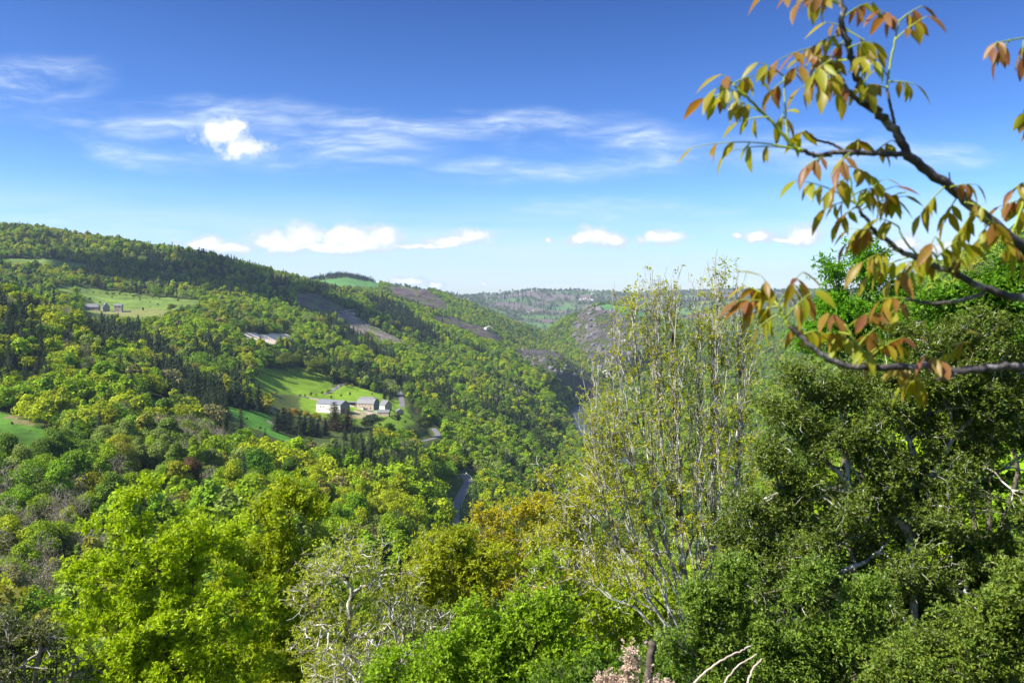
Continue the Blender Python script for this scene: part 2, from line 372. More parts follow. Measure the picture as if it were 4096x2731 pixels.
BARE = [([(150, 424), (192, 418), (232, 432), (242, 452), (218, 462), (176, 456), (156, 442)], 280, 700),
        ([(-20, 480), (60, 478), (112, 520), (110, 600), (-20, 610)], 120, 340),
        ([(62, 335), (100, 350), (96, 372), (60, 366)], 350, 700)]
OPENFOREST = []
ROADPIX = [[(453, 527), (455, 506), (463, 490), (470, 480), (466, 474), (462, 474)],
           [(402, 407), (402, 400), (399, 391)],
           [(433, 428), (439, 432), (438, 437), (422, 441)],
           [(342, 384), (333, 390), (325, 394)],
           [(300, 396), (310, 397), (325, 400), (340, 403)]]
# ------------------------------------------------------------------ terrain mesh
def structure(o): o['kind'] = 'structure'; return o
# building yards are levelled into the slope: name -> (px, py, radius)
SITES = {}
for key, px, py, r in (('white_barn', 333, 411.5, 15), ('stone_barn', 368, 408.5, 12), ('house', 385.5, 409.5, 8), ('shed', 383.8, 415.2, 6), ('hut', 399.8, 413.5, 5),
                       ('upper_barn', 92.3, 309.8, 10), ('upper_house', 105.6, 311, 7), ('upper_stone', 118.5, 310.6, 7)):
    x, y, z = hit(px, py, 500 if px > 200 else 800, 1500)
    SITES[key] = (x, y, z); PADS.append((x, y, r, z))
NC, NR = 760, 1050
def cut_path(pl, y0, step=9.0):
    P_ = np.array([hit(px, py, y0) for px, py in pl]); Q = []
    for a, b_ in zip(P_[:-1], P_[1:]):
        n = max(1, int(np.hypot(*(b_ - a)[:2]) / step)); Q += [a + (b_ - a) * k / n for k in range(n)]
    Q = np.array(Q + [P_[-1]])
    for _ in range(4): Q[1:-1] = (Q[:-2] + 2 * Q[1:-1] + Q[2:]) / 4
    return Q
ROADS = []; CL = []
for pl in ROADPIX: Q = cut_path(pl, 300); ROADS.append(Q[:, :2]); CL.append((Q[:, :2], Q[:, 2]))
CUTS.extend(CL)
sx = np.linspace(-1.05, 1.05, NC); yr = np.exp(np.linspace(math.log(170 - 100), math.log(30000 + 170), NR)) - 170
SX, YY = np.meshgrid(sx, yr)
XX = SX * (YY + 190); ZZ = ground(XX, YY)
PXX, PYY = project(XX, np.maximum(YY, 1), ZZ)
BASE = np.zeros(XX.shape + (3,))
nA = fbm(XX, YY, 60, 4); nB = fbm(XX + 500, YY + 200, 320, 4, 0.6); nC = fbm(XX + 50, YY - 200, 15, 3)
BASE[:] = (0.070, 0.095, 0.022)
BASE += np.clip(nA, -.5, .5)[..., None] * np.array((0.03, 0.03, 0.008))
# far country: woods, pastures and bracken in patches
farm = np.clip((YY - 3300) / 600, 0, 1)[..., None]
fc = np.where((nB > 0.13)[..., None], (0.11, 0.19, 0.05), np.where((nB < -0.12)[..., None], (0.155, 0.12, 0.10), (0.10, 0.125, 0.05)))
BASE = BASE * (1 - farm) + fc * farm
def paint(polys, colr, var=0.15, edge=1.2):
    for poly, a, b in polys:
        jx = nC * edge * 2; jy = nA * edge
        k = inpoly(PXX + jx, PYY + jy, poly) & (YY > a) & (YY < b)
        BASE[k] = np.array(colr) * (1 + var * nA[k][:, None] + var * nC[k][:, None])
paint(MEADOW[:1] + MEADOW[1:2], (0.150, 0.240, 0.016), 0.35)
paint(MEADOW[2:3] + MEADOW[6:7], (0.085, 0.230, 0.025), 0.2)
paint(MEADOW[3:4], (0.095, 0.210, 0.025), 0.5)
paint(MEADOW[4:6] + MEADOW[9:10], (0.130, 0.190, 0.035), 0.5)
paint(MEADOW[7:9], (0.085, 0.19, 0.05), 0.15)
paint(CLEAR, (0.26, 0.20, 0.165), 0.7); paint(BURNT, (0.095, 0.066, 0.062), 0.5); paint(ROCK, (0.10, 0.085, 0.080), 0.5); paint(TERR, (0.85, 0.66, 0.50), 0.08)
# worn yard, gravel and bracken round the farms and on the left meadow
for poly, a, b_ in CLEAR + BURNT:      # brash, scorched and grassy streaks over the open slopes
    k = inpoly(PXX, PYY, poly) & (YY > a) & (YY < b_); q = fbm(XX, YY, 34, 3); r_ = fbm(XX - 300, YY + 700, 18, 2)
    BASE[k & (q > .18)] *= (.62, .60, .66); BASE[k & (r_ > .22)] = (0.10, 0.125, 0.045)
for (px, py, rr, colr) in ((362, 415, 16, (0.30, 0.24, 0.17)), (351, 404.8, 7, (0.5, 0.45, 0.36)), (371, 411.5, 9, (0.34, 0.30, 0.25)), (108, 312.5, 22, (0.26, 0.24, 0.10)), (140, 313, 45, (0.22, 0.22, 0.07)), (10, 417, 4, (0.24, 0.17, 0.10)), (20, 421, 5, (0.22, 0.16, 0.09)), (28, 424, 3, (0.22, 0.16, 0.09)),
                           (262, 385, 4, (.2, .16, .08)), (352, 416.5, 6, (0.35, 0.22, 0.1)), (184, 347, 10, (0.3, 0.18, 0.12)), (355, 313, 10, (0.5, 0.42, 0.36)), (400, 335, 10, (0.22, 0.17, 0.15))):
    x, y, z = hit(px, py); d = np.hypot((XX - x), (YY - y) * 0.7) + nC * rr * 0.5; k = d < rr * 0.8
    BASE[k] = BASE[k] * 0.25 + np.array(colr) * 0.75
V = np.stack([XX, YY, ZZ], -1).reshape(-1, 3)
ii = np.arange(NR * NC).reshape(NR, NC)
Fq = np.stack([ii[:-1, :-1], ii[:-1, 1:], ii[1:, 1:], ii[1:, :-1]], -1).reshape(-1, 4)
mt, t, b = principled('ground_cover', (0.06, 0.08, 0.02), 0.95, 0.1)
at = t.new('ShaderNodeAttribute', attribute_name='cover'); geo = t.new('ShaderNodeNewGeometry')
n1 = t.noise(geo.outputs['Position'], 0.35, 6, 0.7); n2 = t.noise(geo.outputs['Position'], 0.035, 6, 0.65)
nn = t.m('MULTIPLY', t.m('MULTIPLY_ADD', n1, 1.0, 0.5), t.m('MULTIPLY_ADD', n2, 0.9, 0.55))
s_ = t.new('ShaderNodeVectorMath', operation='SCALE'); t.l.new(at.outputs['Color'], s_.inputs[0]); t.l.new(nn, s_.inputs['Scale'])
t.l.new(s_.outputs[0], b.inputs['Base Color'])
bp = t.new('ShaderNodeBump'); bp.inputs['Strength'].default_value = 0.6; bp.inputs['Distance'].default_value = 1.2
t.l.new(n1, bp.inputs['Height']); t.l.new(bp.outputs[0], b.inputs['Normal'])
cols = np.concatenate([BASE.reshape(-1, 3), np.ones((NR * NC, 1))], 1)
structure(link('ground', raw_mesh('ground', V, [Fq], [mt], attrs={'cover': ('POINT', 'FLOAT_COLOR', cols)}, smooth=True)))

def pick(cand, k):
    return cand[k]
# visibility of ground against the terrain in front of it
VP = np.linspace(-30, 1054, 272); VY = np.exp(np.linspace(math.log(25), math.log(12000), 700))
gx, gy = np.meshgrid((VP - 512) / F, VY, indexing='ij'); EL = ground(gx * gy, gy) / gy
RM = np.maximum.accumulate(EL, axis=1)
def seen(X, Y, ztop):
    i = np.clip(((512 + F * X / Y) + 30) / 4, 0, 271).astype(int); j = np.clip(np.searchsorted(VY, Y * 0.985) - 1, 0, 699)
    return ztop / Y > RM[i, j]

# ------------------------------------------------------------------ river, roads, tracks
def ribbon(name, pts, width, lift, mat, zfix=None, sub=6, profile=0.0):
    pts = np.array(pts, float); P_ = []
    for a, b_ in zip(pts[:-1], pts[1:]):
        for k in range(sub): P_.append(a + (b_ - a) * k / sub)
    P_.append(pts[-1]); P_ = np.array(P_)
    for _ in range(3): P_[1:-1] = (P_[:-2] + 2 * P_[1:-1] + P_[2:]) / 4
    T = np.gradient(P_, axis=0); T /= np.linalg.norm(T, axis=1)[:, None] + 1e-9; N = np.stack([T[:, 1], -T[:, 0]], 1)
    offs = np.linspace(-width / 2, width / 2, 5)
    rows = [P_ + N * o for o in offs]
    zc = [ground(r[:, 0], r[:, 1]) for r in rows]; zm = np.max(zc, axis=0) if zfix is None else None
    VV = [np.column_stack([r, (zm + lift) if zfix is None else np.full(len(r), zfix)]) for r in rows]
    n = len(P_); VV = np.stack(VV, 1).reshape(-1, 3); id_ = np.arange(n * 5).reshape(n, 5)
    Fq_ = np.stack([id_[:-1, :-1], id_[:-1, 1:], id_[1:, 1:], id_[1:, :-1]], -1).reshape(-1, 4)
    return link(name, raw_mesh(name, VV, [Fq_], [mat], smooth=True)), P_, (zm if zm is not None else None)
mw, t, b = principled('river_water', (0.055, 0.070, 0.045), 0.45, 0.12)
n1 = t.noise(t.new('ShaderNodeNewGeometry').outputs['Position'], 0.25, 4, 0.6)
bp = t.new('ShaderNodeBump'); bp.inputs['Strength'].default_value = 0.5; bp.inputs['Distance'].default_value = 0.4; t.l.new(n1, bp.inputs['Height']); t.l.new(bp.outputs[0], b.inputs['Normal'])
o, _, _ = ribbon('river', RV, 40, 0, mw, zfix=RZ); structure(o)
M_ASPH = noisy('asphalt', [(0.3, (0.13, 0.12, 0.125)), (0.7, (0.19, 0.175, 0.18))], 0.8)
M_TRACK = noisy('track_stones', [(0.35, (0.22, 0.18, 0.10)), (0.6, (0.48, 0.41, 0.32))], 0.25)
M_PALE = noisy('pale_earth', [(0.35, (0.45, 0.36, 0.28)), (0.6, (0.62, 0.52, 0.44))], 0.25)
def pixline(pl, y0=300): return [hit(px, py, y0)[:2] for px, py in pl]
for k, W_ in enumerate(ROADS):
    o, P_, zm = ribbon('road', W_, 6.0 if k else 6.5, 0.3, M_ASPH, sub=2); structure(o)
    if k == 0: RAILPTS = (P_, zm)
TRACKS = [([(257, 368.5), (262, 371), (269, 374.5), (284, 380), (298, 383.8)], 3.0, M_TRACK), ([(316, 316), (330, 313), (346, 311.5), (352, 309.5)], 4.0, M_PALE),
          ([(308, 289), (322, 291), (333, 296)], 3.5, M_TRACK), ([(448, 366), (455, 364), (458, 366)], 5.0, M_PALE), ([(354, 404.5), (362, 408.6), (372, 411.2)], 4.5, M_ASPH)]
TRK = []
for pl, wd, mm in TRACKS:
    W_ = pixline(pl, 600); TRK.append(np.array(W_)); o, _, _ = ribbon('path', W_, wd, 0.3, mm); structure(o)

# ------------------------------------------------------------------ tree models
def unit(v): return v / (np.linalg.norm(v, axis=-1, keepdims=True) + 1e-9)
def quads(P_, N_, size, rng, aspect=1.0, var=None):
    """little leaf sprays: squares of side 'size' facing N_"""
    n = len(P_); N_ = unit(N_); r = unit(rng.normal(size=(n, 3))); U = unit(np.cross(N_, r)); W_ = np.cross(N_, U)
    s = np.asarray(size).reshape(-1, 1) if np.ndim(size) else size
    U = U * s * 0.5; W_ = W_ * s * 0.5 * aspect
    V_ = np.stack([P_ - U, P_ - W_ * 0.8, P_ + U, P_ + W_ * 0.8], 1).reshape(-1, 3)
    return V_, np.arange(n * 4).reshape(-1, 4)
def leaves(P_, D, N_, L, wd, droop=0.0):
    """pointed leaves from base P_ along D, blade facing N_: two quads folded along the midrib"""
    D = unit(D); S = unit(np.cross(D, N_)); N_ = np.cross(S, D); L = np.asarray(L).reshape(-1, 1); wd = np.asarray(wd).reshape(-1, 1)
    tip = P_ + D * L - N_ * L * droop; mid = P_ + D * L * 0.45
    a = mid + S * wd * 0.5 + N_ * wd * 0.14; c = mid - S * wd * 0.5 + N_ * wd * 0.14
    V_ = np.stack([P_, a, tip, c], 1).reshape(-1, 3)
    return V_, np.arange(len(P_) * 4).reshape(-1, 4)
def tubes(P0, P1, P2, r0, r1, sides=4, K=4, wob=0.0, rng=None):
    """tapered tubes along quadratic curves, all at once"""
    P0, P1, P2 = (np.asarray(a, float) for a in (P0, P1, P2)); B = len(P0)
    t_ = np.linspace(0, 1, K)[None, :, None]
    C_ = (1 - t_)**2 * P0[:, None] + 2 * t_ * (1 - t_) * P1[:, None] + t_**2 * P2[:, None]
    if wob:
        ln = np.linalg.norm(P2 - P0, axis=1)[:, None, None]; o_ = rng.normal(size=C_.shape) * ln * wob; o_[:, 0] = 0; o_[:, -1] = 0; C_ = C_ + o_
    T = np.gradient(C_, axis=1); T = unit(T)
    ref = np.where(np.abs(T[..., 2:3]) > 0.9, [1., 0, 0], [0, 0, 1.]); U = unit(np.cross(T, ref)); W_ = np.cross(T, U)
    R = (np.asarray(r0)[:, None] * (1 - t_[..., 0]) + np.asarray(r1)[:, None] * t_[..., 0])[..., None, None]
    a = np.arange(sides) * 2 * PI / sides
    V_ = C_[:, :, None] + R * (U[:, :, None] * np.cos(a)[:, None] + W_[:, :, None] * np.sin(a)[:, None])
    id_ = np.arange(B * K * sides).reshape(B, K, sides); nx = np.roll(id_, -1, axis=2)
    Fq_ = np.stack([id_[:, :-1], nx[:, :-1], nx[:, 1:], id_[:, 1:]], -1).reshape(-1, 4)
    return V_.reshape(-1, 3), Fq_
def branch_tree(targets, base, rng, tip=0.012, expo=0.46, trunk_top=None, t0=0.5, lift=0.0, trunk_dir=(0, 0, 1), kmin=2, kmax=4, rmax=None):
    """grow wood from base to every target by splitting the targets into ever smaller bunches"""
    targets = np.asarray(targets, float); B = [[], [], [], [], []]
    def add(p0, d, p2, n0, n1):
        L = np.linalg.norm(p2 - p0); p1 = p0 + d * L * 0.45
        B[0].append(p0); B[1].append(p1); B[2].append(p2)
        ra, rb = tip * n0**expo, tip * n1**expo
        if rmax: ra = min(ra, rmax); rb = min(rb, rmax)
        B[3].append(ra); B[4].append(rb)
        return unit(p2 - p1)
    base = np.asarray(base, float); c = targets.mean(0)
    if trunk_top is None: trunk_top = base + (c - base) * 0.45
    d = add(base, np.array(trunk_dir, float), np.asarray(trunk_top, float), len(targets) * 1.35, len(targets))
    stack = [(np.asarray(trunk_top, float), d, np.arange(len(targets)))]
    while stack:
        p, d, idx = stack.pop(); n = len(idx)
        if n <= 2:
            for i in idx: add(p, d, targets[i], 1.2, 0.5)
            continue
        k = min(n, rng.randint(kmin, kmax + 1)); T_ = targets[idx]
        cc = T_[rng.choice(n, k, replace=False)]
        for _ in range(3):
            lab = np.argmin(((T_[:, None] - cc[None])**2).sum(-1), 1)
            cc = np.array([T_[lab == q].mean(0) if np.any(lab == q) else cc[q] for q in range(k)])
        for q in range(k):
            sub = idx[lab == q]
            if not len(sub): continue
            if len(sub) == 1: add(p, d, targets[sub[0]], 1.2, 0.5); continue
            m_ = cc[q]; L = np.linalg.norm(m_ - p); e = p + (m_ - p) * (t0 + 0.15 * rng.rand()); e[2] -= lift * L
            d2 = add(p, d * 0.6 + unit(e - p) * 0.4, e, len(sub), len(sub) * 0.85)
            stack.append((e, d2, sub))
    return [np.array(b_) for b_ in B]
def blobs(rng, n, bl):
    """points in a union of ellipsoids (centre xyz, radii xyz), denser to their outside"""
    vol = np.array([b_[3] * b_[4] * b_[5] for b_ in bl]) ** 0.8; ch = rng.choice(len(bl), n, p=vol / vol.sum())
    d = unit(rng.normal(size=(n, 3))); r = rng.rand(n, 1) ** 0.42; bl = np.array(bl, float)
    return bl[ch, :3] + d * r * bl[ch, 3:6]
TREES = {}     # prototype meshes: name -> (crown mesh, trunk mesh)
def proto_broad(name, seed, nq, size, h=12.0, wdt=9.0, low=0.18, mat=M_FAR, bark=M_BARK, lobes=11, wood=True):
    rng = np.random.RandomState(seed); L = []
    for i in range(lobes):
        a = rng.rand() * 2 * PI; zc = h * (low + 0.22 + (0.93 - low - 0.34) * rng.rand()); prof = math.sin(PI * min(0.95, max(0.12, (zc / h - low * 0.6) / (1 - low * 0.6)))) ** 0.7
        rr = wdt * 0.5 * prof * (0.35 + 0.45 * rng.rand()); s_ = wdt * (0.12 + 0.20 * rng.rand() ** 1.5)
        L.append((rr * math.cos(a), rr * math.sin(a), zc, s_, s_, s_ * (0.62 + 0.25 * rng.rand())))
    L.append((0, 0, h * 0.84, wdt * .22, wdt * .22, h * .14)); L.append((0, 0, h * 0.55, wdt * .30, wdt * .30, h * .24))
    Lb = np.array(L); w_ = Lb[:, 3]**2; ch = rng.choice(len(L), nq, p=w_ / w_.sum())
    d = unit(rng.normal(size=(nq, 3)) + np.array([0, 0, 0.25])); r = 1 - 0.28 * rng.rand(nq, 1)**1.5 + 0.12 * rng.normal(size=(nq, 1))
    P_ = Lb[ch, :3] + d * r * Lb[ch, 3:6]
    k = P_[:, 2] > h * low * 0.8; P_ = P_[k]; d = d[k]; n = len(P_)
    N_ = unit(d + 0.55 * rng.normal(size=(n, 3)) + np.array([0, 0, 0.25]))
    V_, F_ = quads(P_, N_, size * (0.6 + 0.8 * rng.rand(n)), rng)
    var = np.clip(0.5 + 0.22 * rng.normal(size=n) + 0.55 * (rng.rand(len(L))[ch[k]] - 0.5), 0, 1)
    cm = raw_mesh(name + '_crown', V_, [F_], [mat], attrs={'var': ('FACE', 'FLOAT', var)})
    tg = Lb[:, :3]; B = branch_tree(tg, (0, 0, -1.5), rng, tip=0.05, expo=0.5, trunk_top=(0, 0, h * 0.3))
    tv, tf = tubes(*B, sides=5, K=4, wob=0.03, rng=rng)
    TREES[name] = (cm, raw_mesh(name + '_trunk', tv, [tf], [bark], smooth=True), h)
def proto_conifer(name, seed, nq, size, h=15.0, wdt=5.5, low=0.06, ragged=0.25):
    rng = np.random.RandomState(seed); nb = max(60, nq // 14)
    z0 = h * (low + (1 - low) * (1 - rng.rand(nb)**0.62)); a = rng.rand(nb) * 2 * PI
    rad = wdt * 0.5 * (1 - (z0 / h))**0.78 * (1 + ragged * rng.normal(size=nb)) + 0.15
    n = nb * 14; bi = np.repeat(np.arange(nb), 14); u = np.tile((np.arange(14) + 0.5) / 14, nb)
    P_ = np.stack([np.cos(a[bi]) * rad[bi] * u, np.sin(a[bi]) * rad[bi] * u, z0[bi] - 0.30 * rad[bi] * u + 0.1 * u**2 * rad[bi]], 1)
    P_ += rng.normal(size=P_.shape) * (0.03 * wdt + 0.05 * rad[bi][:, None])
    N_ = unit(np.stack([np.cos(a[bi]) * 0.5, np.sin(a[bi]) * 0.5, np.full(n, 0.9)], 1) + 0.55 * rng.normal(size=(n, 3)))
    V_, F_ = quads(P_, N_, size * (0.6 + 0.8 * rng.rand(n)) * (0.55 + 0.45 * (1 - z0[bi] / h)), rng, aspect=0.7)
    var = np.clip(0.45 + 0.25 * rng.normal(size=n), 0, 1)
    cm = raw_mesh(name + '_crown', V_, [F_], [M_NEEDLE], attrs={'var': ('FACE', 'FLOAT', var)})
    tv, tf = tubes([(0, 0, -1.5)], [(0, 0, h * 0.5)], [(0, 0, h * 0.97)], [h * 0.014], [0.02], 6, 5)
    TREES[name] = (cm, raw_mesh(name + '_trunk', tv, [tf], [M_BARK], smooth=True), h)
def proto_bare(name, seed, h=11.0, wdt=8.0, nt=380, nleaf=500, size=0.3, tip=0.028, bark=M_GREYTWIG):
    rng = np.random.RandomState(seed)
    T_ = blobs(rng, nt, [(0, 0, h * .62, wdt * .5, wdt * .5, h * .38), (wdt * .15, 0, h * .45, wdt * .35, wdt * .35, h * .25)])
    B = branch_tree(T_, (0, 0, -1.5), rng, tip=tip, expo=0.42, trunk_top=(0, 0, h * 0.22), lift=0.06)
    tv, tf = tubes(*B, sides=3, K=3, wob=0.03, rng=rng)
    P_ = T_[rng.randint(0, nt, nleaf)] + rng.normal(size=(nleaf, 3)) * 0.3
    V_, F_ = quads(P_, rng.normal(size=(nleaf, 3)) + (0, 0, .5), size * (0.6 + 0.8 * rng.rand(nleaf)), rng)
    cm = raw_mesh(name + '_crown', V_, [F_], [M_FAR], attrs={'var': ('FACE', 'FLOAT', rng.rand(nleaf))})
    TREES[name] = (cm, raw_mesh(name + '_trunk', tv, [tf], [bark], smooth=True), h)
NB_ = 6
for i in range(NB_):
    proto_broad('broad%d' % i, 100 + i, 6500, 0.42, h=[12, 13, 11, 14, 12, 10][i], wdt=[9, 6.2, 10.5, 8, 12, 5.6][i], low=[.16, .2, .1, .22, .14, .08][i], lobes=[11, 9, 13, 12, 14, 9][i])
    proto_broad('lbroad%d' % i, 200 + i, 1100, 0.95, h=[12, 13, 11, 14, 12, 10][i], wdt=[9.5, 6.2, 11, 8, 12.5, 6][i], low=.12, lobes=[11, 9, 13, 12, 14, 9][i])
for i in range(3):
    proto_conifer('con%d' % i, 300 + i, 5200, 0.50, h=[16, 14, 17][i], wdt=[6.0, 5.4, 7.2][i], ragged=[.2, .3, .35][i])
    proto_conifer('lcon%d' % i, 320 + i, 900, 1.05, h=[16, 14, 17][i], wdt=[6.0, 5.4, 7.2][i])
proto_bare('bare0', 400, 11, 8); proto_bare('bare1', 401, 9.5, 9.5, 420, 1100); proto_bare('bare2', 402, 12, 7, 350, 350)

# ------------------------------------------------------------------ where the forest trees stand
rs = np.random.RandomState(11)
def wedge(y0, y1, spacing):
    n = int(0.70 * (y1**2 - y0**2) / spacing**2)
    Y = np.sqrt(y0**2 + (y1**2 - y0**2) * rs.rand(n)); X = (rs.rand(n) * 1.44 - 0.72) * Y
    return X, Y
ROCKY = ROCK + BURNT
parts_ = [wedge(75, 130, 5.5), wedge(130, 320, 5.6), wedge(320, 1000, 6.0), wedge(1000, 1900, 7.4), wedge(1900, 3300, 9.5), wedge(3300, 5200, 20), wedge(5200, 9000, 36)]
bx_, by_ = wedge(1450, 3100, 5.0); bz_ = ground(bx_, by_); bp_, bq_ = project(bx_, by_, bz_); kk_ = np.zeros(len(bx_), bool)
for poly, a, b_ in ROCK: kk_ |= inpoly(bp_, bq_, poly) & (by_ > a) & (by_ < b_) & (fbm(bx_, by_, 55, 3) > 0.02)
for poly, a, b_ in BURNT: kk_ |= inpoly(bp_, bq_, poly) & (by_ > a) & (by_ < b_) & (fbm(bx_, by_, 70, 3) > 0.22) & (rs.rand(len(bx_)) < .35)
parts_.append((bx_[kk_], by_[kk_])); NEX = int(kk_.sum())
TX = np.concatenate([p[0] for p in parts_]); TY = np.concatenate([p[1] for p in parts_])
TZ = ground(TX, TY); TPX, TPY = project(TX, TY, TZ)
kind = np.zeros(len(TX), int)      # 0 broadleaf, 1 conifer, 2 bare, -1 none
u1 = rs.rand(len(TX)); mid = TPY - 7 * F / TY
for (poly, a, b_), dn in zip(CONIFER, CON_DENS):
    kind[inpoly(TPX, mid, poly) & (TY > a) & (TY < b_) & (u1 < dn)] = 1
for poly, a, b_ in BARE: kind[inpoly(TPX, mid, poly) & (TY > a) & (TY < b_) & (u1 < 0.55)] = 2
kind[(kind == 0) & (rs.rand(len(TX)) < 0.03) & (TY > 200)] = 1
kind[(kind == 0) & (fbm(TX + 77, TY - 41, 110, 3) > 0.27) & (TY > 450) & (TY < 2300) & (TPX < 560) & (rs.rand(len(TX)) < 0.7)] = 1
kind[(kind == 0) & (rs.rand(len(TX)) < 0.06) & (TY < 2500)] = 2
for polys, h1, keep in ((MEADOW, 6.0, 0.0), (CLEAR, 3.0, 0.10), (BURNT, 2.0, 0.30), (TERR, 7.0, 0.0), (ROCK, 0.0, 0.60)):
    for poly, a, b_ in polys:
        for hh in ((0, h1 * .6) if a < 500 else (0, h1, 1.8 * h1) if h1 else (0,)):
            kind[inpoly(TPX, TPY - hh * F / TY, poly) & (TY > a * 0.93) & (TY < b_) & (rs.rand(len(TX)) > keep)] = -1
# nothing may stand in the sight line of what the photograph shows open
HK = np.array([12.0, 15.5, 11.0])[np.clip(kind, 0, 2)]
VIEW = [(m_[0], m_[1]) for m_ in MEADOW if m_[1] >= 450 and m_[1] < 2000] + [(TERR[0][0], 1050), (CLEAR[0][0], 1000), (BURNT[0][0], 1200),
        ([(270, 403), (330, 404), (345, 397), (385, 394), (412, 402), (426, 424), (410, 430), (378, 430), (350, 442), (330, 438), (300, 434), (272, 433)], 720),
        ([(82, 299), (126, 299), (140, 314), (112, 314), (84, 309)], 950), ([(450, 527), (452, 504), (461, 488), (466, 480), (463, 472), (472, 472), (478, 479), (473, 490), (461, 505), (459, 527)], 900),
        ([(397, 407), (397, 390), (403, 390), (406, 400), (405, 407)], 900), ([(430, 427), (441, 429), (442, 438), (424, 443), (421, 439), (433, 436)], 800), ([(571, 410), (582, 410), (596, 440), (588, 441)], 1700)]
for poly, near_ in VIEW:
    for fx in (-0.6, 0, 0.6):
        for fh in (0.05, 0.35, 0.65, 0.92):
            kind[inpoly(TPX + fx * 4.2 * F / TY, TPY - fh * HK * F / TY, poly) & (TY < near_ * 1.35) & (rs.rand(len(TX)) > 0.04)] = -1
for q_, R_ in enumerate(ROADS + TRK): kind[seg_dist(TX, TY, R_) < (12 if q_ == 0 else 6.5)] = -1
def pixdist(px, py, PL): return seg_dist(px, py, np.array(PL, float))
for pl in ROADPIX[:3]:
    for hh in (2, 6, 10): kind[(pixdist(TPX, TPY - hh * F / TY, pl) < (3.2 + 5 * F / TY * 0.6)) & (TY > 250) & (TPY > min(p[1] for p in pl) - 4)] = -1
ring = seg_dist(TX, TY, RV) < 21; kind[ring] = -1
for hh in (3, 8, 13): kind[(pixdist(TPX, TPY - hh * F / TY, [(573, 411), (583, 424), (592, 440)]) < 5) & (TY > 700)] = -1
for pX, pY, pr, pz in PADS: kind[np.hypot(TX - pX, TY - pY) < pr + 6] = -1
for pX, pY, pr, pz in PADS:
    bx, by = project(pX, pY, pz)
    for hh in (4, 9, 13): kind[(np.hypot(TPX - bx, (TPY - hh * F / TY) - by + 3) < (pr * F / pY) + 2) & (TY < pY)] = -1
_nb = fbm(TX + 500, TY + 200, 320, 4, 0.6); kind[(TY > 3300) & ((_nb > 0.13) | (_nb < -0.12)) & (rs.rand(len(TX)) < 0.85)] = -1
farcon = fbm(TX - 5000, TY, 500, 3) > 0.42
kind[(TY > 3300) & farcon & (kind == 0)] = 1
kind[(TY < 75) | (kind < 0)] = -1
ok = (kind >= 0) & seen(TX, TY, TZ + 15) & (TPX > -25) & (TPX < 1050)
ok &= (TPY - 16 * F / TY) < 700
TX, TY, TZ, TPX, TPY, kind = (a[ok] for a in (TX, TY, TZ, TPX, TPY, kind))
NTr = len(TX)
scl = np.clip(0.98 + 0.26 * rs.normal(size=NTr) + 0.25 * fbm(TX, TY, 60, 2), 0.4, 1.6); scl[(TY > 1900)] *= 0.85; scl[TY > 3300] *= 1.3; scl[TY > 5200] *= 1.7
rock = np.zeros(NTr, bool)
for poly, a, b_ in ROCK + BURNT: rock |= inpoly(TPX, TPY, poly) & (TY > a) & (TY < b_)
scl[rock] *= 0.42
# spring colours
PALT = np.array([(0.270, 0.390, 0.008), (0.190, 0.330, 0.010), (0.360, 0.420, 0.010), (0.350, 0.370, 0.012), (0.135, 0.220, 0.016), (0.240, 0.310, 0.060), (0.31, 0.30, 0.040), (0.27, 0.25, 0.10)])
PALN = ['bright green', 'fresh green', 'yellow green', 'olive gold', 'deep green', 'grey green', 'bronze', 'brownish']
pn1 = fbm(TX, TY, 90, 3); pn2 = fbm(TX + 333, TY + 99, 45, 2)
base_w = np.tile([3.6, 3.2, 2.2, 0.9, 1.7, 1.4, 0.45, 0.4], (NTr, 1)).astype(float)
base_w[:, 0] *= np.exp(5 * pn1); base_w[:, 2] *= np.exp(4.5 * pn2); base_w[:, 4] *= np.exp(-5 * pn1); base_w[:, 5] *= np.exp(-2.5 * pn2); base_w[:, 3] *= np.exp(2 * (pn2 - pn1))
ridge = (TPX < 330) & (TPY < 300); base_w[ridge] *= [0.6, 0.4, 0.8, 2.2, 2.5, 1.5, 1.6, 1.0]
spur = (TPX < 110) & (TPY > 300) & (TPY < 400) & (TY < 700); base_w[spur] *= [1.5, 0.5, 3, 2.5, 0.5, 0.4, 0.4, 0.3]
valley = (TPX > 420) & (TY < 1900); base_w[valley] *= [1.0, 1.3, 0.9, 0.5, 2.4, 2.0, 0.5, 0.3]
cw = np.cumsum(base_w, 1); ti = (rs.rand(NTr)[:, None] * cw[:, -1:] > cw).sum(1).clip(0, 7)
TINT = PALT[ti] * (0.85 + 0.3 * rs.rand(NTr, 1))
cn = kind == 1; TINT[cn] = np.array((0.036, 0.060, 0.024)) * (0.75 + 0.7 * rs.rand(cn.sum(), 1)) + np.array((0.006, 0.006, 0.0))
bn = kind == 2; TINT[bn] = np.array((0.27, 0.25, 0.09)) * (0.7 + 0.5 * rs.rand(bn.sum(), 1))
far_ = TY > 3300; TINT[far_ & ~cn] = np.array((0.20, 0.23, 0.09)) * (0.8 + 0.5 * rs.rand((far_ & ~cn).sum(), 1))
ROT = rs.rand(NTr) * 2 * PI; VARI = rs.randint(0, 1000, NTr)
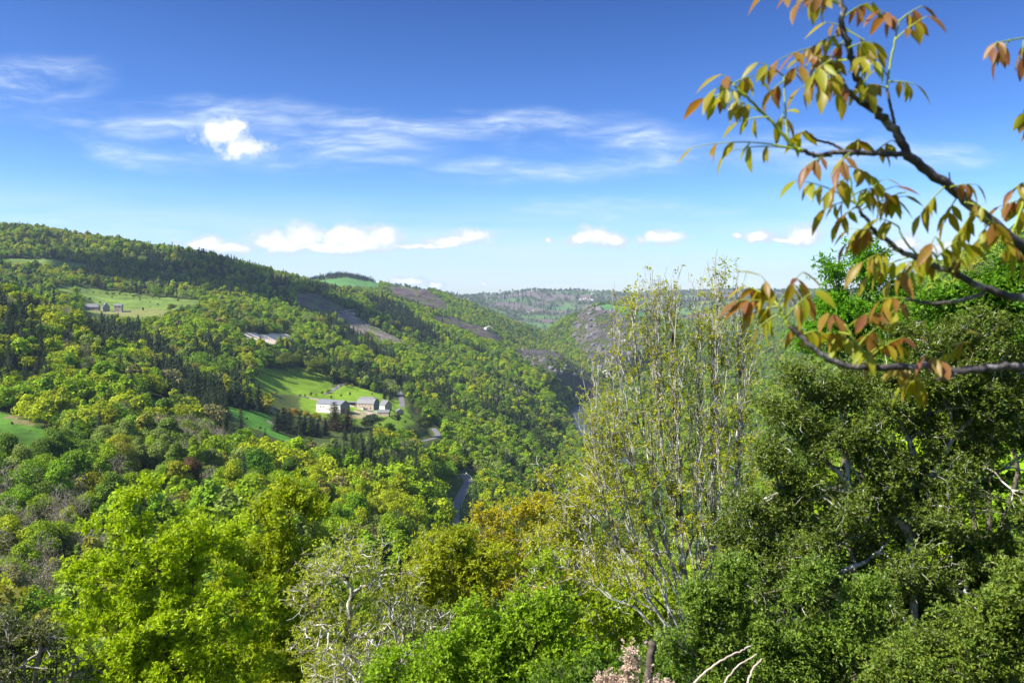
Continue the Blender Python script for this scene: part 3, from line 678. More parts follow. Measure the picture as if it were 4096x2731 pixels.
# the trees that show largest are things of their own; the others make up the woods
FGC = np.interp(TPX, [-50, 20, 50, 60, 75, 90, 130, 160, 300, 315, 350, 400, 460, 475, 500, 545, 570, 600, 640, 660, 1100], [615, 610, 580, 560, 545, 500, 475, 470, 478, 535, 528, 540, 528, 495, 478, 460, 420, 340, 290, 280, 270])
TOP = TPY - np.array([12.0, 15.5, 11.0])[kind] * scl * F / TY
inframe = (TPX > -8) & (TPX < 1032) & (TOP < FGC)
order = np.argsort(TY)
single = np.zeros(NTr, bool)
for k in range(3):
    c = [i for i in order if kind[i] == k and inframe[i]][:(285, 250, 110)[k]]; single[c] = True
def grow_tree(name, proto, x, y, z, s, rz, tint, label, cat, group=None, rock_=0.06):
    e = empty(name, (x, y, z - 0.2), label, cat, group, rz); e.scale = (s, s, s * (0.92 + 0.16 * random.random()))
    cm, tm, h = TREES[proto]
    for nm, me in (('crown', cm), ('trunk', tm)):
        o = link(nm, me, e); o['tint'] = [float(c_) for c_ in tint]
    return e
REG = [(0, 0, 150, 330, 'on the left hilltop slope'), (0, 300, 115, 400, 'on the left spur'), (0, 400, 80, 470, 'at the left meadow'), (0, 400, 160, 700, 'in the lower left wood'),
       (160, 300, 260, 420, 'above the dark spruce band'), (160, 420, 300, 700, 'in the wood left of the winding road'), (250, 395, 420, 440, 'below the white barn'), (300, 420, 460, 700, 'in the wood below the farm'),
       (420, 300, 560, 520, 'on the slope above the river'), (440, 440, 620, 700, 'beside the winding road'), (560, 300, 1024, 700, 'on the right bank of the valley')]
def region(px, py):
    for a, b_, c, d, n in REG:
        if a <= px <= c and b_ <= py <= d: return n
    return 'on the wooded hillside'
SN = ['small', 'middling', 'tall']
rows = []
for i in np.where(single)[0]:
    px, py = TPX[i], TPY[i]; hp = (TPY[i] - TOP[i]); s_ = SN[0] if scl[i] < 0.82 else (SN[2] if scl[i] > 1.04 else SN[1])
    nm = ('broadleaf_tree', 'conifer_tree', 'bare_tree')[kind[i]]
    ds = PALN[ti[i]] + ' broadleaf tree' if kind[i] == 0 else ('dark conifer' if kind[i] == 1 else 'half bare grey tree')
    rows.append([i, nm, s_, ds, region(px, (py + TOP[i]) / 2)])
ORDN = lambda n: '%d%s' % (n, 'th' if 10 < n % 100 < 14 else {1: 'st', 2: 'nd', 3: 'rd'}.get(n % 10, 'th'))
grp = {}
for r in rows: grp.setdefault((r[2], r[3], r[4]), []).append(r)
for key, L_ in grp.items():
    L_.sort(key=lambda r: TPX[r[0]])
    for q, r in enumerate(L_):
        i = r[0]
        lab = '%s %s %s' % (key[0], key[1], key[2])
        if len(L_) > 1: lab += ', %s from left' % ORDN(q + 1)
        k = kind[i]; pr = ('broad%d' % (VARI[i] % NB_)) if k == 0 else (('con%d' % (VARI[i] % 3)) if k == 1 else 'bare%d' % (VARI[i] % 3))
        grow_tree(r[1], pr, TX[i], TY[i], TZ[i], scl[i], ROT[i], TINT[i], lab, ('tree', 'conifer', 'bare tree')[k], ('broadleaf trees on the near slopes', 'conifers in the dark bands', 'half bare trees among the woods')[k])
print('trees', NTr, 'single', single.sum())

def woods(name, sel, protos, label, cat):
    """one mass of forest: instances of a few trees on points"""
    idx = np.where(sel)[0]; n = len(idx)
    me = bpy.data.meshes.new(name + '_points'); me.vertices.add(n)
    me.vertices.foreach_set('co', np.stack([TX[idx], TY[idx], TZ[idx] - 0.3], 1).astype(np.float32).ravel())
    a = me.attributes.new('tint', 'FLOAT_VECTOR', 'POINT'); a.data.foreach_set('vector', TINT[idx].astype(np.float32).ravel())
    a = me.attributes.new('size', 'FLOAT', 'POINT'); a.data.foreach_set('value', scl[idx].astype(np.float32))
    a = me.attributes.new('turn', 'FLOAT', 'POINT'); a.data.foreach_set('value', ROT[idx].astype(np.float32))
    a = me.attributes.new('sort', 'INT', 'POINT'); a.data.foreach_set('value', (VARI[idx] % len(protos)).astype(np.int32))
    o = link(name, me); put_tag(o, label, cat, kind='stuff')
    for p in protos:
        for m_ in (TREES[p][0].materials[0], TREES[p][1].materials[0]):
            if m_.name not in [x.name for x in me.materials]: me.materials.append(m_)
    ng = bpy.data.node_groups.new(name, 'GeometryNodeTree'); ng.interface.new_socket('Geometry', in_out='INPUT', socket_type='NodeSocketGeometry'); ng.interface.new_socket('Geometry', in_out='OUTPUT', socket_type='NodeSocketGeometry')
    N = ng.nodes; L = ng.links; gi = N.new('NodeGroupInput'); go = N.new('NodeGroupOutput')
    jn = N.new('GeometryNodeJoinGeometry')
    for p in reversed(protos):
        jj = N.new('GeometryNodeJoinGeometry')
        for me_ in TREES[p][:2]:
            oi = N.new('GeometryNodeObjectInfo'); oi.inputs[0].default_value = PROTO_OBJ[me_.name]; oi.transform_space = 'ORIGINAL'
            L.new(oi.outputs['Geometry'], jj.inputs[0])
        g2 = N.new('GeometryNodeGeometryToInstance'); L.new(jj.outputs[0], g2.inputs[0]); L.new(g2.outputs[0], jn.inputs[0])
    ip = N.new('GeometryNodeInstanceOnPoints'); L.new(gi.outputs[0], ip.inputs['Points']); L.new(jn.outputs[0], ip.inputs['Instance'])
    ip.inputs['Pick Instance'].default_value = True
    def attr(nm, typ):
        q = N.new('GeometryNodeInputNamedAttribute'); q.data_type = typ; q.inputs[0].default_value = nm; return q.outputs[0]
    L.new(attr('sort', 'INT'), ip.inputs['Instance Index'])
    cx = N.new('ShaderNodeCombineXYZ'); L.new(attr('turn', 'FLOAT'), cx.inputs[2]); L.new(cx.outputs[0], ip.inputs['Rotation'])
    L.new(attr('size', 'FLOAT'), ip.inputs['Scale']); L.new(ip.outputs[0], go.inputs[0])
    md = o.modifiers.new('forest', 'NODES'); md.node_group = ng
    return o
# one real tree of each lighter model, at the edge of the woods, lends its shape to the masses behind
PROTO_OBJ = {}
LIGHT = ['lbroad%d' % i for i in range(NB_)] + ['lcon%d' % i for i in range(3)]
ci = [i for i in order if kind[i] == 0 and inframe[i] and not single[i]]; cc_ = [i for i in order if kind[i] == 1 and inframe[i] and not single[i]]
for q, p in enumerate(LIGHT):
    i = (ci if 'broad' in p else cc_)[q]; single[i] = True; broad = 'broad' in p
    lab = '%s %s at the front edge of the far woods, %s of these' % (PALN[ti[i]] if broad else 'dark', 'broadleaf tree' if broad else 'conifer', ORDN(q + 1))
    e = grow_tree('broadleaf_tree' if broad else 'conifer_tree', p, TX[i], TY[i], TZ[i], scl[i], ROT[i], TINT[i], lab, 'tree' if broad else 'conifer', 'trees at the edge of the farther wood')
    for ch in e.children: PROTO_OBJ[ch.data.name] = ch
for p in ('bare0', 'bare1', 'bare2'):
    for ob in C.objects:
        if ob.type == 'MESH' and ob.data.name in (TREES[p][0].name, TREES[p][1].name) and ob.data.name not in PROTO_OBJ: PROTO_OBJ[ob.data.name] = ob
rest = ~single
woods('broadleaf_woods', rest & (kind == 0), LIGHT[:NB_], 'mixed green broadleaf forest covering the valley sides', 'forest')
woods('conifer_woods', rest & (kind == 1), LIGHT[NB_:], 'dark conifer stands scattered over the valley sides', 'forest')
woods('bare_woods', rest & (kind == 2), ['bare0', 'bare1', 'bare2'], 'greyish half bare trees scattered through the forest', 'forest')

# ------------------------------------------------------------------ buildings
M_STONE = noisy('pink_stone', [(0.3, (0.36, 0.27, 0.21)), (0.5, (0.50, 0.39, 0.31)), (0.7, (0.60, 0.49, 0.41))], 1.6)
M_STONED = noisy('grey_stone', [(0.35, (0.22, 0.185, 0.17)), (0.65, (0.42, 0.36, 0.33))], 1.6)
M_BEIGE = noisy('beige_render', [(0.35, (0.42, 0.35, 0.27)), (0.65, (0.52, 0.44, 0.35))], 0.8)
M_WHITE = noisy('white_render', [(0.3, (0.62, 0.58, 0.54)), (0.6, (0.80, 0.78, 0.75))], 0.5)
M_SLATE = noisy('slate_roof', [(0.3, (0.10, 0.10, 0.105)), (0.5, (0.16, 0.16, 0.165)), (0.7, (0.22, 0.22, 0.23))], 1.3, 0.6, 0.4)
M_SHEET = noisy('grey_sheet_roof', [(0.3, (0.16, 0.165, 0.185)), (0.7, (0.20, 0.205, 0.225))], 0.7, 0.5, 0.4)
M_CLAD = noisy('slate_cladding', [(0.3, (0.16, 0.16, 0.17)), (0.7, (0.26, 0.26, 0.275))], 1.5, 0.7)
M_DARK = principled('dark_opening', (0.015, 0.015, 0.018), 0.4)[0]
M_DOOR = noisy('brown_door', [(0.3, (0.13, 0.06, 0.04)), (0.7, (0.2, 0.1, 0.07))], 2)
M_METAL = principled('galvanised_steel', (0.72, 0.74, 0.76), 0.45, 0.5)[0]
def boxes(bl):
    """[(x0,x1,y0,y1,z0,z1)] -> V, F"""
    V_ = []; F_ = []
    for (x0, x1, y0, y1, z0, z1) in bl:
        n = len(V_); V_ += [(x, y, z) for z in (z0, z1) for x, y in ((x0, y0), (x1, y0), (x1, y1), (x0, y1))]
        F_ += [[n, n+3, n+2, n+1], [n+4, n+5, n+6, n+7], [n, n+1, n+5, n+4], [n+1, n+2, n+6, n+5], [n+2, n+3, n+7, n+6], [n+3, n, n+4, n+7]]
    return np.array(V_, float), np.array(F_)
def boxobj(name, bl, mat, parent): V_, F_ = boxes(bl); return link(name, raw_mesh(name, V_, [F_], [mat]), parent)
def prism(pts, x0, x1):
    """profile in (y,z), extruded along x"""
    n = len(pts); V_ = [(x0, y, z) for y, z in pts] + [(x1, y, z) for y, z in pts]
    F_ = [[i, (i+1) % n, n + (i+1) % n, n + i] for i in range(n)]
    return np.array(V_, float), [np.array(F_), np.array([list(range(n))[::-1]]), np.array([list(range(n, 2*n))])]
def building(name, site, rz, Lx, Wy, hw, hr, wall_m, roof_m, label, cat='building', gable_m=None, hip=0.0, bow=0.0, over=0.35, wins=(), doors=(), chim=(), lean=None, group=None):
    x, y, z = SITES[site] if isinstance(site, str) else site
    e = empty(name, (x, y, z), label, cat, group, math.radians(rz)); hx, hy = Lx / 2, Wy / 2
    prof = [(-hy, -3.5), (-hy, hw), (0, hw + hr), (hy, hw), (hy, -3.5)]
    if hip: prof = [(-hy, -3.5), (-hy, hw), (-hy * 0.42, hw + hr * 0.6 + bow), (hy * 0.42, hw + hr * 0.6 + bow), (hy, hw), (hy, -3.5)]
    V_, F_ = prism(prof, -hx, hx)
    link('wall', raw_mesh('wall', V_, F_, [wall_m]), e)
    if gable_m:
        V_, F_ = prism([(a * 1.001, b_ - 0.02) for a, b_ in prof], hx + 0.01, hx + 0.09); link('gable_cladding', raw_mesh('gable_cladding', V_, F_, [gable_m]), e)
    # roof: rings of the profile at several x, pulled in at the ends when half hipped
    t = 0.22; yo = hy + over; zo = hw - over * hr / hy * 0.6
    pr = [(-yo, zo), (-hy * 0.55, hw + hr * 0.47 + bow), (0, hw + hr + 0.05), (hy * 0.55, hw + hr * 0.47 + bow), (yo, zo)]
    xs = [(-hx - over, 0), (hx + over, 0)] if not hip else [(-hx - over, 1), (-hx + hip, 0), (hx - hip, 0), (hx + over, 1)]
    top = []; zcap = hw + hr * 0.60 + bow
    for xx, cut in xs: top.append([(xx, a, min(b_, zcap) if cut else b_) for a, b_ in pr])
    top = np.array(top) + (0, 0, t); bot = top - (0, 0, t)
    m_, n_ = top.shape[:2]; V_ = np.concatenate([top.reshape(-1, 3), bot.reshape(-1, 3)]); id_ = np.arange(m_ * n_).reshape(m_, n_); ib = id_ + m_ * n_
    Q = [np.stack([id_[:-1, :-1], id_[1:, :-1], id_[1:, 1:], id_[:-1, 1:]], -1).reshape(-1, 4), np.stack([ib[:-1, :-1], ib[:-1, 1:], ib[1:, 1:], ib[1:, :-1]], -1).reshape(-1, 4)]
    for k in (0, -1): Q.append(np.stack([id_[k, :-1], id_[k, 1:], ib[k, 1:], ib[k, :-1]], -1))
    for k in (0, -1): Q.append(np.stack([id_[:-1, k], ib[:-1, k], ib[1:, k], id_[1:, k]], -1))
    rf = link('roof', raw_mesh('roof', V_, [np.concatenate(Q)], [roof_m]), e)
    for (cx, cy) in chim: boxobj('chimney', [(cx - .45, cx + .45, cy - .35, cy + .35, hw + hr * 0.3, hw + hr + 1.1), (cx - .52, cx + .52, cy - .42, cy + .42, hw + hr + 1.1, hw + hr + 1.25)], M_STONED, rf)
    def opening(nm, face, u, z0, w_, h_, mat):
        d = 0.05
        if face == 'f': b1 = (u - w_/2, u + w_/2, -hy - d, -hy + 0.1, z0, z0 + h_); fr = [(u - w_/2 - .15, u + w_/2 + .15, -hy - .03, -hy + .1, z0 + h_, z0 + h_ + .18), (u - w_/2 - .15, u + w_/2 + .15, -hy - .12, -hy + .1, z0 - .15, z0)]
        elif face == 'r': b1 = (hx - 0.1, hx + d + (0.09 if gable_m else 0), u - w_/2, u + w_/2, z0, z0 + h_); fr = [(hx - .1, hx + .14, u - w_/2 - .15, u + w_/2 + .15, z0 - .15, z0)]
        else: b1 = (-hx - d, -hx + .1, u - w_/2, u + w_/2, z0, z0 + h_); fr = [(-hx - .12, -hx + .1, u - w_/2 - .15, u + w_/2 + .15, z0 - .15, z0)]
        o = boxobj(nm, [b1], mat, e)
        boxobj('frame' if nm == 'door' else 'sill', fr, M_STONED if wall_m is not M_STONED else M_BEIGE, o)
    for a in wins: opening('window', *a, M_DARK)
    for a in doors: opening('door', *a, M_DOOR)
    return e
FG_ = 'buildings of the farm in the valley'; UG = 'buildings of the upper farm'
wb = building('white_barn', 'white_barn', -27, 29, 14, 8.2, 3.4, M_WHITE, M_SHEET, 'long white barn with grey sheet roof behind the tall brown thuja trees', 'barn', gable_m=M_CLAD,
         wins=[('f', -9.5, 5.0, 1.1, 1.0), ('f', -5.5, 5.0, 1.1, 1.0), ('f', 3.5, 5.0, 1.1, 1.0), ('f', 10.5, 5.0, 1.2, 1.1), ('f', 7, 5, 1.1, 1), ('f', -11.5, 2.0, .9, .8)], doors=[('r', -2.5, 0, 3.2, 3.8)], group=FG_)
sb = building('stone_barn', 'stone_barn', -20, 19.5, 11.5, 6.2, 6.0, M_STONE, M_SLATE, 'large pink stone barn with tall half hipped slate roof', 'barn', gable_m=M_CLAD, hip=2.3, bow=0.7,
         wins=[('f', -6.5, 4.2, .7, .6), ('f', -3.3, 4.2, .7, .6), ('f', 0.2, 4.2, .7, .6), ('f', 6, 4.2, .7, .6), ('f', 6.2, 1.2, 1.3, 1.1)], doors=[('f', 1.8, -.6, 2.2, 2.5)], group=FG_)
boxobj('porch', [(-3.3, -0.9, -7.9, -5.8, -1, 2.6)], M_WHITE, sb); boxobj('porch_roof', [(-3.6, -0.6, -8.2, -5.81, 2.6, 2.8)], M_SLATE, sb); boxobj('drainpipe', [(2.95, 3.1, -6.0, -5.8, 0, 6.0)], M_METAL, sb)
building('farmhouse', 'house', -40, 9, 9.5, 5.4, 4.6, M_BEIGE, M_SLATE, 'farmhouse with steep slate roof, white front and beige gable, right of the stone barn', 'house',
         chim=[(-4, 0), (4, 0)], wins=[('f', -2, 3, 1, 1.3), ('f', 2, 3, 1, 1.3), ('r', 1.5, 3.6, .9, 1.1)], doors=[('f', 0, 0, 1.1, 2.1)], group=FG_)
xh, yh, zh = SITES['house']
e_ = [o for o in C.objects if o.name == 'farmhouse'][0]; boxobj('whitewash', [(-4.45, 4.45, -4.79, -4.7, -3, 5.2)], M_WHITE, e_)
building('stone_shed', 'shed', -4, 11, 6, 3.4, 2.4, M_STONE, M_SLATE, 'low stone shed with dark slate roof in front of the farmhouse', 'shed', wins=[('f', -2.5, 1.2, .7, .6)], doors=[('r', 0, 0, 1.2, 2)], group=FG_)
building('stone_hut', 'hut', -66, 6.5, 6.6, 3.6, 2.0, M_BEIGE, M_SLATE, 'small stone hut standing alone at the right end of the farm', 'hut', wins=[('r', 0, 3.9, .5, .5), ('f', -1.4, 1.4, .8, .8)], doors=[('r', 0.6, 0, 1.0, 1.8), ('f', 1.5, 0, 1.0, 1.8)], group=FG_)
building('slate_barn', 'upper_barn', 12, 16.5, 8, 4.2, 4.0, M_STONED, M_SLATE, 'upper farm barn with broad pale slate roof, leftmost of three', 'barn', hip=1.8, wins=[('l', 0, 3.6, 1.4, 1.3)], doors=[('f', 2, 0, 2, 2.6)], group=UG)
uh = building('steep_roof_house', 'upper_house', -52, 9, 8.5, 5.4, 6.0, M_STONED, M_SLATE, 'upper farm house with steep roof and two small dormers, middle of three', 'house', wins=[('f', -2, 3, .9, 1.2), ('f', 2, 3, .9, 1.2)], group=UG)
for u in (-1.8, 1.6):
    d = boxobj('dormer', [(u - .6, u + .6, -3.4, -1.6, 7.0, 8.6)], M_SLATE, uh); boxobj('pane', [(u - .4, u + .4, -3.46, -3.38, 7.3, 8.3)], M_DARK, d)
building('two_storey_house', 'upper_stone', 9, 9.6, 8, 7.0, 2.6, M_BEIGE, M_SLATE, 'square two storey stone house with four openings, rightmost of the upper farm', 'house',
         wins=[('f', -2, 4.6, .9, 1.3), ('f', 2.2, 4.6, .9, 1.3), ('f', -2.2, 1.4, .9, 1.0)], doors=[('f', 0.6, 0, 1.1, 2.2)], group=UG)
# open shed
x, y, z = hit(352, 404.5, 600)
e = empty('open_shed', (x, y, z), 'dark open fronted shed between the white barn and the stone barn', 'shed', FG_, math.radians(-14))
boxobj('roof', [(-5.5, 5.5, -3, 3, 3.1, 3.35)], M_CLAD, e); boxobj('wall', [(-5.2, 5.2, 2.5, 2.8, -2, 3.1), (-5.2, -4.9, -2.5, 2.5, -2, 3.1), (4.9, 5.2, -2.5, 2.5, -2, 3.1)], M_STONED, e)
for u in (-2.6, 0, 2.6): boxobj('post', [(u - .12, u + .12, -2.8, -2.56, -2, 3.1)], M_BARK, e)
# dry stone walls
def wall_along(label, pl, h, wd, mat=M_STONED, y0=600, cat='wall'):
    P_ = np.array(pixline(pl, y0)); rng = np.random.RandomState(len(label)); L = [0]
    Q = []
    for a, b_ in zip(P_[:-1], P_[1:]):
        n = max(2, int(np.hypot(*(b_ - a)) / 0.8)); Q += [a + (b_ - a) * k / n for k in range(n)]
    Q.append(P_[-1]); Q = np.array(Q); z = ground(Q[:, 0], Q[:, 1]); hh = h * (0.75 + 0.5 * rng.rand(len(Q)))
    T = unit(np.gradient(Q, axis=0)); N = np.stack([T[:, 1], -T[:, 0]], 1) * wd / 2
    R = [np.column_stack([Q - N, z - 1]), np.column_stack([Q - N * .8, z + hh]), np.column_stack([Q + N * .8, z + hh * 0.95]), np.column_stack([Q + N, z - 1])]
    V_ = np.stack(R, 1).reshape(-1, 3); id_ = np.arange(len(Q) * 4).reshape(-1, 4)
    F_ = np.stack([id_[:-1, :-1], id_[:-1, 1:], id_[1:, 1:], id_[1:, :-1]], -1).reshape(-1, 4)
    put_tag(link('stone_wall', raw_mesh('stone_wall', V_, [F_, id_[:1], id_[-1:, ::-1]], [mat])), label, cat)
wall_along('dry stone wall below the upper two storey house', [(114, 311.6), (122, 312), (131, 311.6)], 1.6, .7)
wall_along('rough stone wall edging the yard below the stone barn', [(354, 411), (360, 412.5), (367, 413.2), (374, 414.6)], 1.5, .9, M_STONE)
wall_along('overgrown stone wall along the lower meadow below the spruces', [(267, 430.5), (275, 434), (286, 437.5), (303, 442)], 1.3, .8)
wall_along('pinkish road wall left of the white barn', [(309, 398), (318, 400), (325, 402)], 1.2, .5, M_STONE)
# guard rail round the bend
P_, zm = RAILPTS
T = unit(np.gradient(P_, axis=0)); N = np.stack([T[:, 1], -T[:, 0]], 1)
side = P_ + N * 4.1; side2 = P_ - N * 4.1
S_ = side if side[-4:, 0].mean() > side2[-4:, 0].mean() else side2
S_ = S_[14:]; zr = np.maximum(zm[14:], ground(S_[:, 0], S_[:, 1])) + 0.35
gr = empty('guard_rail', (S_[0, 0], S_[0, 1], zr[0]), 'pale steel guard rail round the bend of the winding road', 'guard rail')
rel = np.column_stack([S_, zr]) - np.array([S_[0, 0], S_[0, 1], zr[0]])
V_ = np.stack([rel + (0, 0, .42), rel + (0, 0, 1.0), rel + (.06, .06, 1.0), rel + (.06, .06, .42)], 1).reshape(-1, 3); id_ = np.arange(len(rel) * 4).reshape(-1, 4); nx_ = np.roll(id_, -1, axis=1)
link('beam', raw_mesh('beam', V_, [np.stack([id_[:-1], nx_[:-1], nx_[1:], id_[1:]], -1).reshape(-1, 4)], [M_METAL]), gr)
for k in range(0, len(rel), 2): boxobj('post', [(rel[k, 0] - .07, rel[k, 0] + .07, rel[k, 1] + .1, rel[k, 1] + .22, rel[k, 2] - .8, rel[k, 2] + .8)], M_METAL, gr)
# far off houses on the plateau
M_FARW = principled('far_white_render', (0.78, 0.76, 0.72), 0.8)[0]; M_FARR = principled('far_tile_roof', (0.35, 0.24, 0.2), 0.8)[0]
rf_ = random.Random(5)
for (px, py, n, lab) in ((468, 299.5, 7, 'white village house on the far plateau left of the gap'), (530, 311.5, 5, 'tiny pale farm building below the far plateau in the middle'), (588, 299, 6, 'tiny pale house below the far crest, above the rocky hill'), (593, 293, 2, 'white farm building on the far crest')):
    for q in range(n):
        p_ = px + (q - n / 2) * 2.4 + rf_.uniform(-.7, .7); x, y, z = hit(p_, py + rf_.uniform(-.8, .8), 3500)
        building('far_house', (x, y, z + 1), rf_.uniform(-50, 40), rf_.uniform(11, 20), 9, 5, 3.5, M_FARW, M_FARR, '%s%s' % (lab, '' if n == 1 else ', %s from the left' % ORDN(q + 1)), 'house', group='houses far off across the valley')
# rocks
M_ROCK = noisy('grey_rock', [(0.3, (0.09, 0.08, 0.078)), (0.6, (0.23, 0.215, 0.205))], 0.12, 0.9); M_ROCKP = noisy('pale_rock', [(0.3, (0.45, 0.38, 0.34)), (0.6, (0.68, 0.62, 0.58))], 0.2, 0.9)
def rock_mesh(seed, mat):
    rng = np.random.RandomState(seed); n, m_ = 14, 9; V_ = []
    for i in range(m_ + 1):
        for j in range(n):
            th = PI * i / m_; ph = 2 * PI * j / n; V_.append((math.sin(th) * math.cos(ph), math.sin(th) * math.sin(ph), math.cos(th)))
    V_ = np.array(V_); V_ *= (1 + 0.55 * fbm(V_[:, 0] * 3 + V_[:, 2] * 5 + seed * 7, V_[:, 1] * 3 - V_[:, 2] * 4, 1.6, 4, 0.7))[:, None]; V_[:, 2] *= 0.9
    id_ = np.arange((m_ + 1) * n).reshape(m_ + 1, n); nx_ = np.roll(id_, -1, 1)
    return raw_mesh('rock', V_, [np.stack([id_[:-1], nx_[:-1], nx_[1:], id_[1:]], -1).reshape(-1, 4)], [mat])
RK = [rock_mesh(i, M_ROCK) for i in range(4)]; RP = [rock_mesh(9 + i, M_ROCKP) for i in range(2)]
def rocks(poly, a, b_, n, lo, hi, lab, grp_, seed, ms=RK):
    rng = np.random.RandomState(seed); k = 0; xs = [p[0] for p in poly]; ys = [p[1] for p in poly]
    L = []
    while len(L) < n and k < 4000:
        k += 1; px = rng.uniform(min(xs), max(xs)); py = rng.uniform(min(ys), max(ys))
        if not inpoly(np.array([px]), np.array([py]), poly)[0]: continue
        x, y, z = hit(px, py, a * .9)
        if y > b_ * 1.1: continue
        L.append((px, x, y, z))
    L.sort()
    for q, (px, x, y, z) in enumerate(L):
        o = link('rock', ms[q % len(ms)], None, (x, y, z)); s_ = rng.uniform(lo, hi); o.scale = (s_ * rng.uniform(.8, 1.5), s_, s_ * rng.uniform(.8, 1.7)); o.rotation_euler = (rng.uniform(-.4, .4), rng.uniform(-.4, .4), rng.uniform(0, 6))
        put_tag(o, '%s, %s from the left' % (lab, ORDN(q + 1)), 'rock', grp_)
rocks(ROCK[0][0], 1500, 2300, 40, 2, 6, 'grey outcrop on the bare knob before the rocky hill', 'outcrops on the bare knob', 1)
rocks(ROCK[1][0], 2150, 3100, 60, 4, 11, 'grey crag on the steep face of the rocky hill', 'crags of the rocky hill', 2)
rocks([(505, 366), (540, 372), (530, 394), (512, 392)], 1000, 1900, 12, 3, 6, 'pale outcrop in the woods above the river', 'outcrops in the slope woods', 3)
rocks([(598, 371), (608, 372), (608, 379), (599, 378)], 1500, 3000, 6, 5, 8, 'pinkish white rock face low on the rocky hill', 'pale rock face', 4, RP)
rocks([(483, 325), (494, 324), (496, 329), (484, 330)], 1500, 3000, 5, 5, 9, 'pale rock beside the road on the far spur', 'pale rocks on the far spur', 5, RP)
# rows of poles and brush on the cleared plot, felled stems on the clear cut
def logs(name, polyl, n, L, r, mat, seed, label, cat, upright=False):
    rng = np.random.RandomState(seed); poly, a, b_ = polyl; xs = [p[0] for p in poly]; ys = [p[1] for p in poly]; P0 = []; P2 = []
    if upright:
        for i in range(26):
            for j in range(8):
                px = 238 + i * 2.15 + j * 1.3; py = 333.4 + j * 1.35
                if inpoly(np.array([px]), np.array([py]), poly)[0]:
                    x, y, z = hit(px, py, a * .9); P0.append((x, y, z - .2)); P2.append((x, y, z + L))
    else:
        k = 0
        while len(P0) < n and k < 5 * n:
            k += 1; px = rng.uniform(min(xs), max(xs)); py = rng.uniform(min(ys), max(ys))
            if inpoly(np.array([px]), np.array([py]), poly)[0]:
                x, y, z = hit(px, py, a * .9); d = unit(np.array([rng.normal() + 1.2, rng.normal() * .8, 0])) * L * rng.uniform(.4, 1)
                z2 = float(ground(x + d[0], y + d[1])); P0.append((x, y, z + .4)); P2.append((x + d[0], y + d[1], z2 + .6 + rng.rand()))
    P0 = np.array(P0); P2 = np.array(P2); V_, F_ = tubes(P0, (P0 + P2) / 2, P2, np.full(len(P0), r), np.full(len(P0), r * .7), 4, 2)
    put_tag(link(name, raw_mesh(name, V_, [F_], [mat])), label, cat, kind='stuff')
M_LOG = noisy('felled_wood', [(0.35, (0.22, 0.19, 0.17)), (0.65, (0.46, 0.42, 0.38))], 0.3)
logs('felled_logs', (CLEAR[0][0], 1000, 1900), 230, 11, .35, M_LOG, 3, 'pale felled stems and brash lying over the clear cut', 'logs')
logs('vine_posts', TERR[0], 0, 1.1, .13, M_BARK, 4, 'rows of dark posts standing on the pinkish cleared plot', 'posts', True)

# ------------------------------------------------------------------ trees and shrubs that stand out
def spot(name, px, py, hpx, wfac, proto, tint, label, cat='tree', y0=130, group=None):
    x, y, z = hit(px, py, y0); h = TREES[proto][2]; s = hpx * y / F / h
    e = grow_tree(name, proto, x, y, z, s, random.random() * 6, tint, label, cat, group); e.scale = (s * wfac, s * wfac, s); return e
random.seed(3)
SPR = (0.030, 0.045, 0.018)
for q, (px, py, hh) in enumerate([(277.5, 431.6, 22), (283, 431, 24), (289.5, 431.6, 23), (299.5, 433.4, 20), (305, 434, 19), (310.5, 435.4, 21), (318, 436.5, 17), (325, 435.5, 18), (313.8, 433, 15)]):
    spot('spruce', px, py, hh * 1.05, 1.75, 'con%d' % (q % 3), np.array(SPR) * (0.9 + 0.3 * random.random()), 'dark spruce in the row left of the white barn, %s from the left' % ORDN(q + 1), 'spruce', 500, 'row of dark spruces below the yellow shrubs')
spot('thuja', 334.5, 429, 28, 2.9, 'con2', (0.060, 0.048, 0.020), 'tall brownish thuja in front of the white barn', 'thuja', 500)
spot('thuja', 348, 428, 20, 3.3, 'con2', (0.062, 0.050, 0.022), 'shorter brownish thuja at the right corner of the white barn', 'thuja', 500)
spot('spruce', 357, 441, 16, 1.4, 'con0', SPR, 'dark spruce below the farm yard', 'spruce', 400); spot('spruce', 345, 440, 16, 1.2, 'con1', SPR, 'slim dark spruce below the brown thujas', 'spruce', 400)
spot('willow', 373, 429, 16, 1.5, 'broad2', (0.045, 0.062, 0.03), 'wide dark grey green bushy tree below the farm yard', 'tree', 500)
spot('shrub', 398.5, 422.5, 9, 1.3, 'broad5', (0.03, 0.055, 0.015), 'dark round shrub below the small stone hut', 'shrub', 500)
spot('conifer_tree', 384.5, 398.5, 12, 1.2, 'con1', SPR, 'dark fir just behind the farmhouse', 'conifer', 600); spot('conifer_tree', 390.5, 399.5, 12, 1.3, 'con0', SPR, 'dark fir behind the farmhouse, by the upper road', 'conifer', 600)
for q, (px, py, hh, tn, lb) in enumerate([(284, 415, 9, (.34, .27, .02), 'golden yellow shrub behind the spruce row'), (293, 416, 9, (.36, .25, .02), 'orange yellow shrub behind the spruce row'), (306, 418.5, 9, (.33, .28, .02), 'yellow shrub left of the white barn meadow'), (315, 420, 8, (.30, .27, .02), 'low yellow shrub nearest the white barn'), (300, 417, 8, (.3, .26, .02), 'small yellow shrub in the middle of its clump')]):
    spot('yellow_shrub', px, py, hh, 1.5, 'broad%d' % (q + 1), tn, lb, 'shrub', 500, 'yellow shrubs behind the spruces')
spot('blossoming_shrub', 271.5, 414, 8.5, 1.4, 'broad5', (.62, .62, .58), 'white blossoming shrub beside the yellow shrubs', 'shrub', 500)
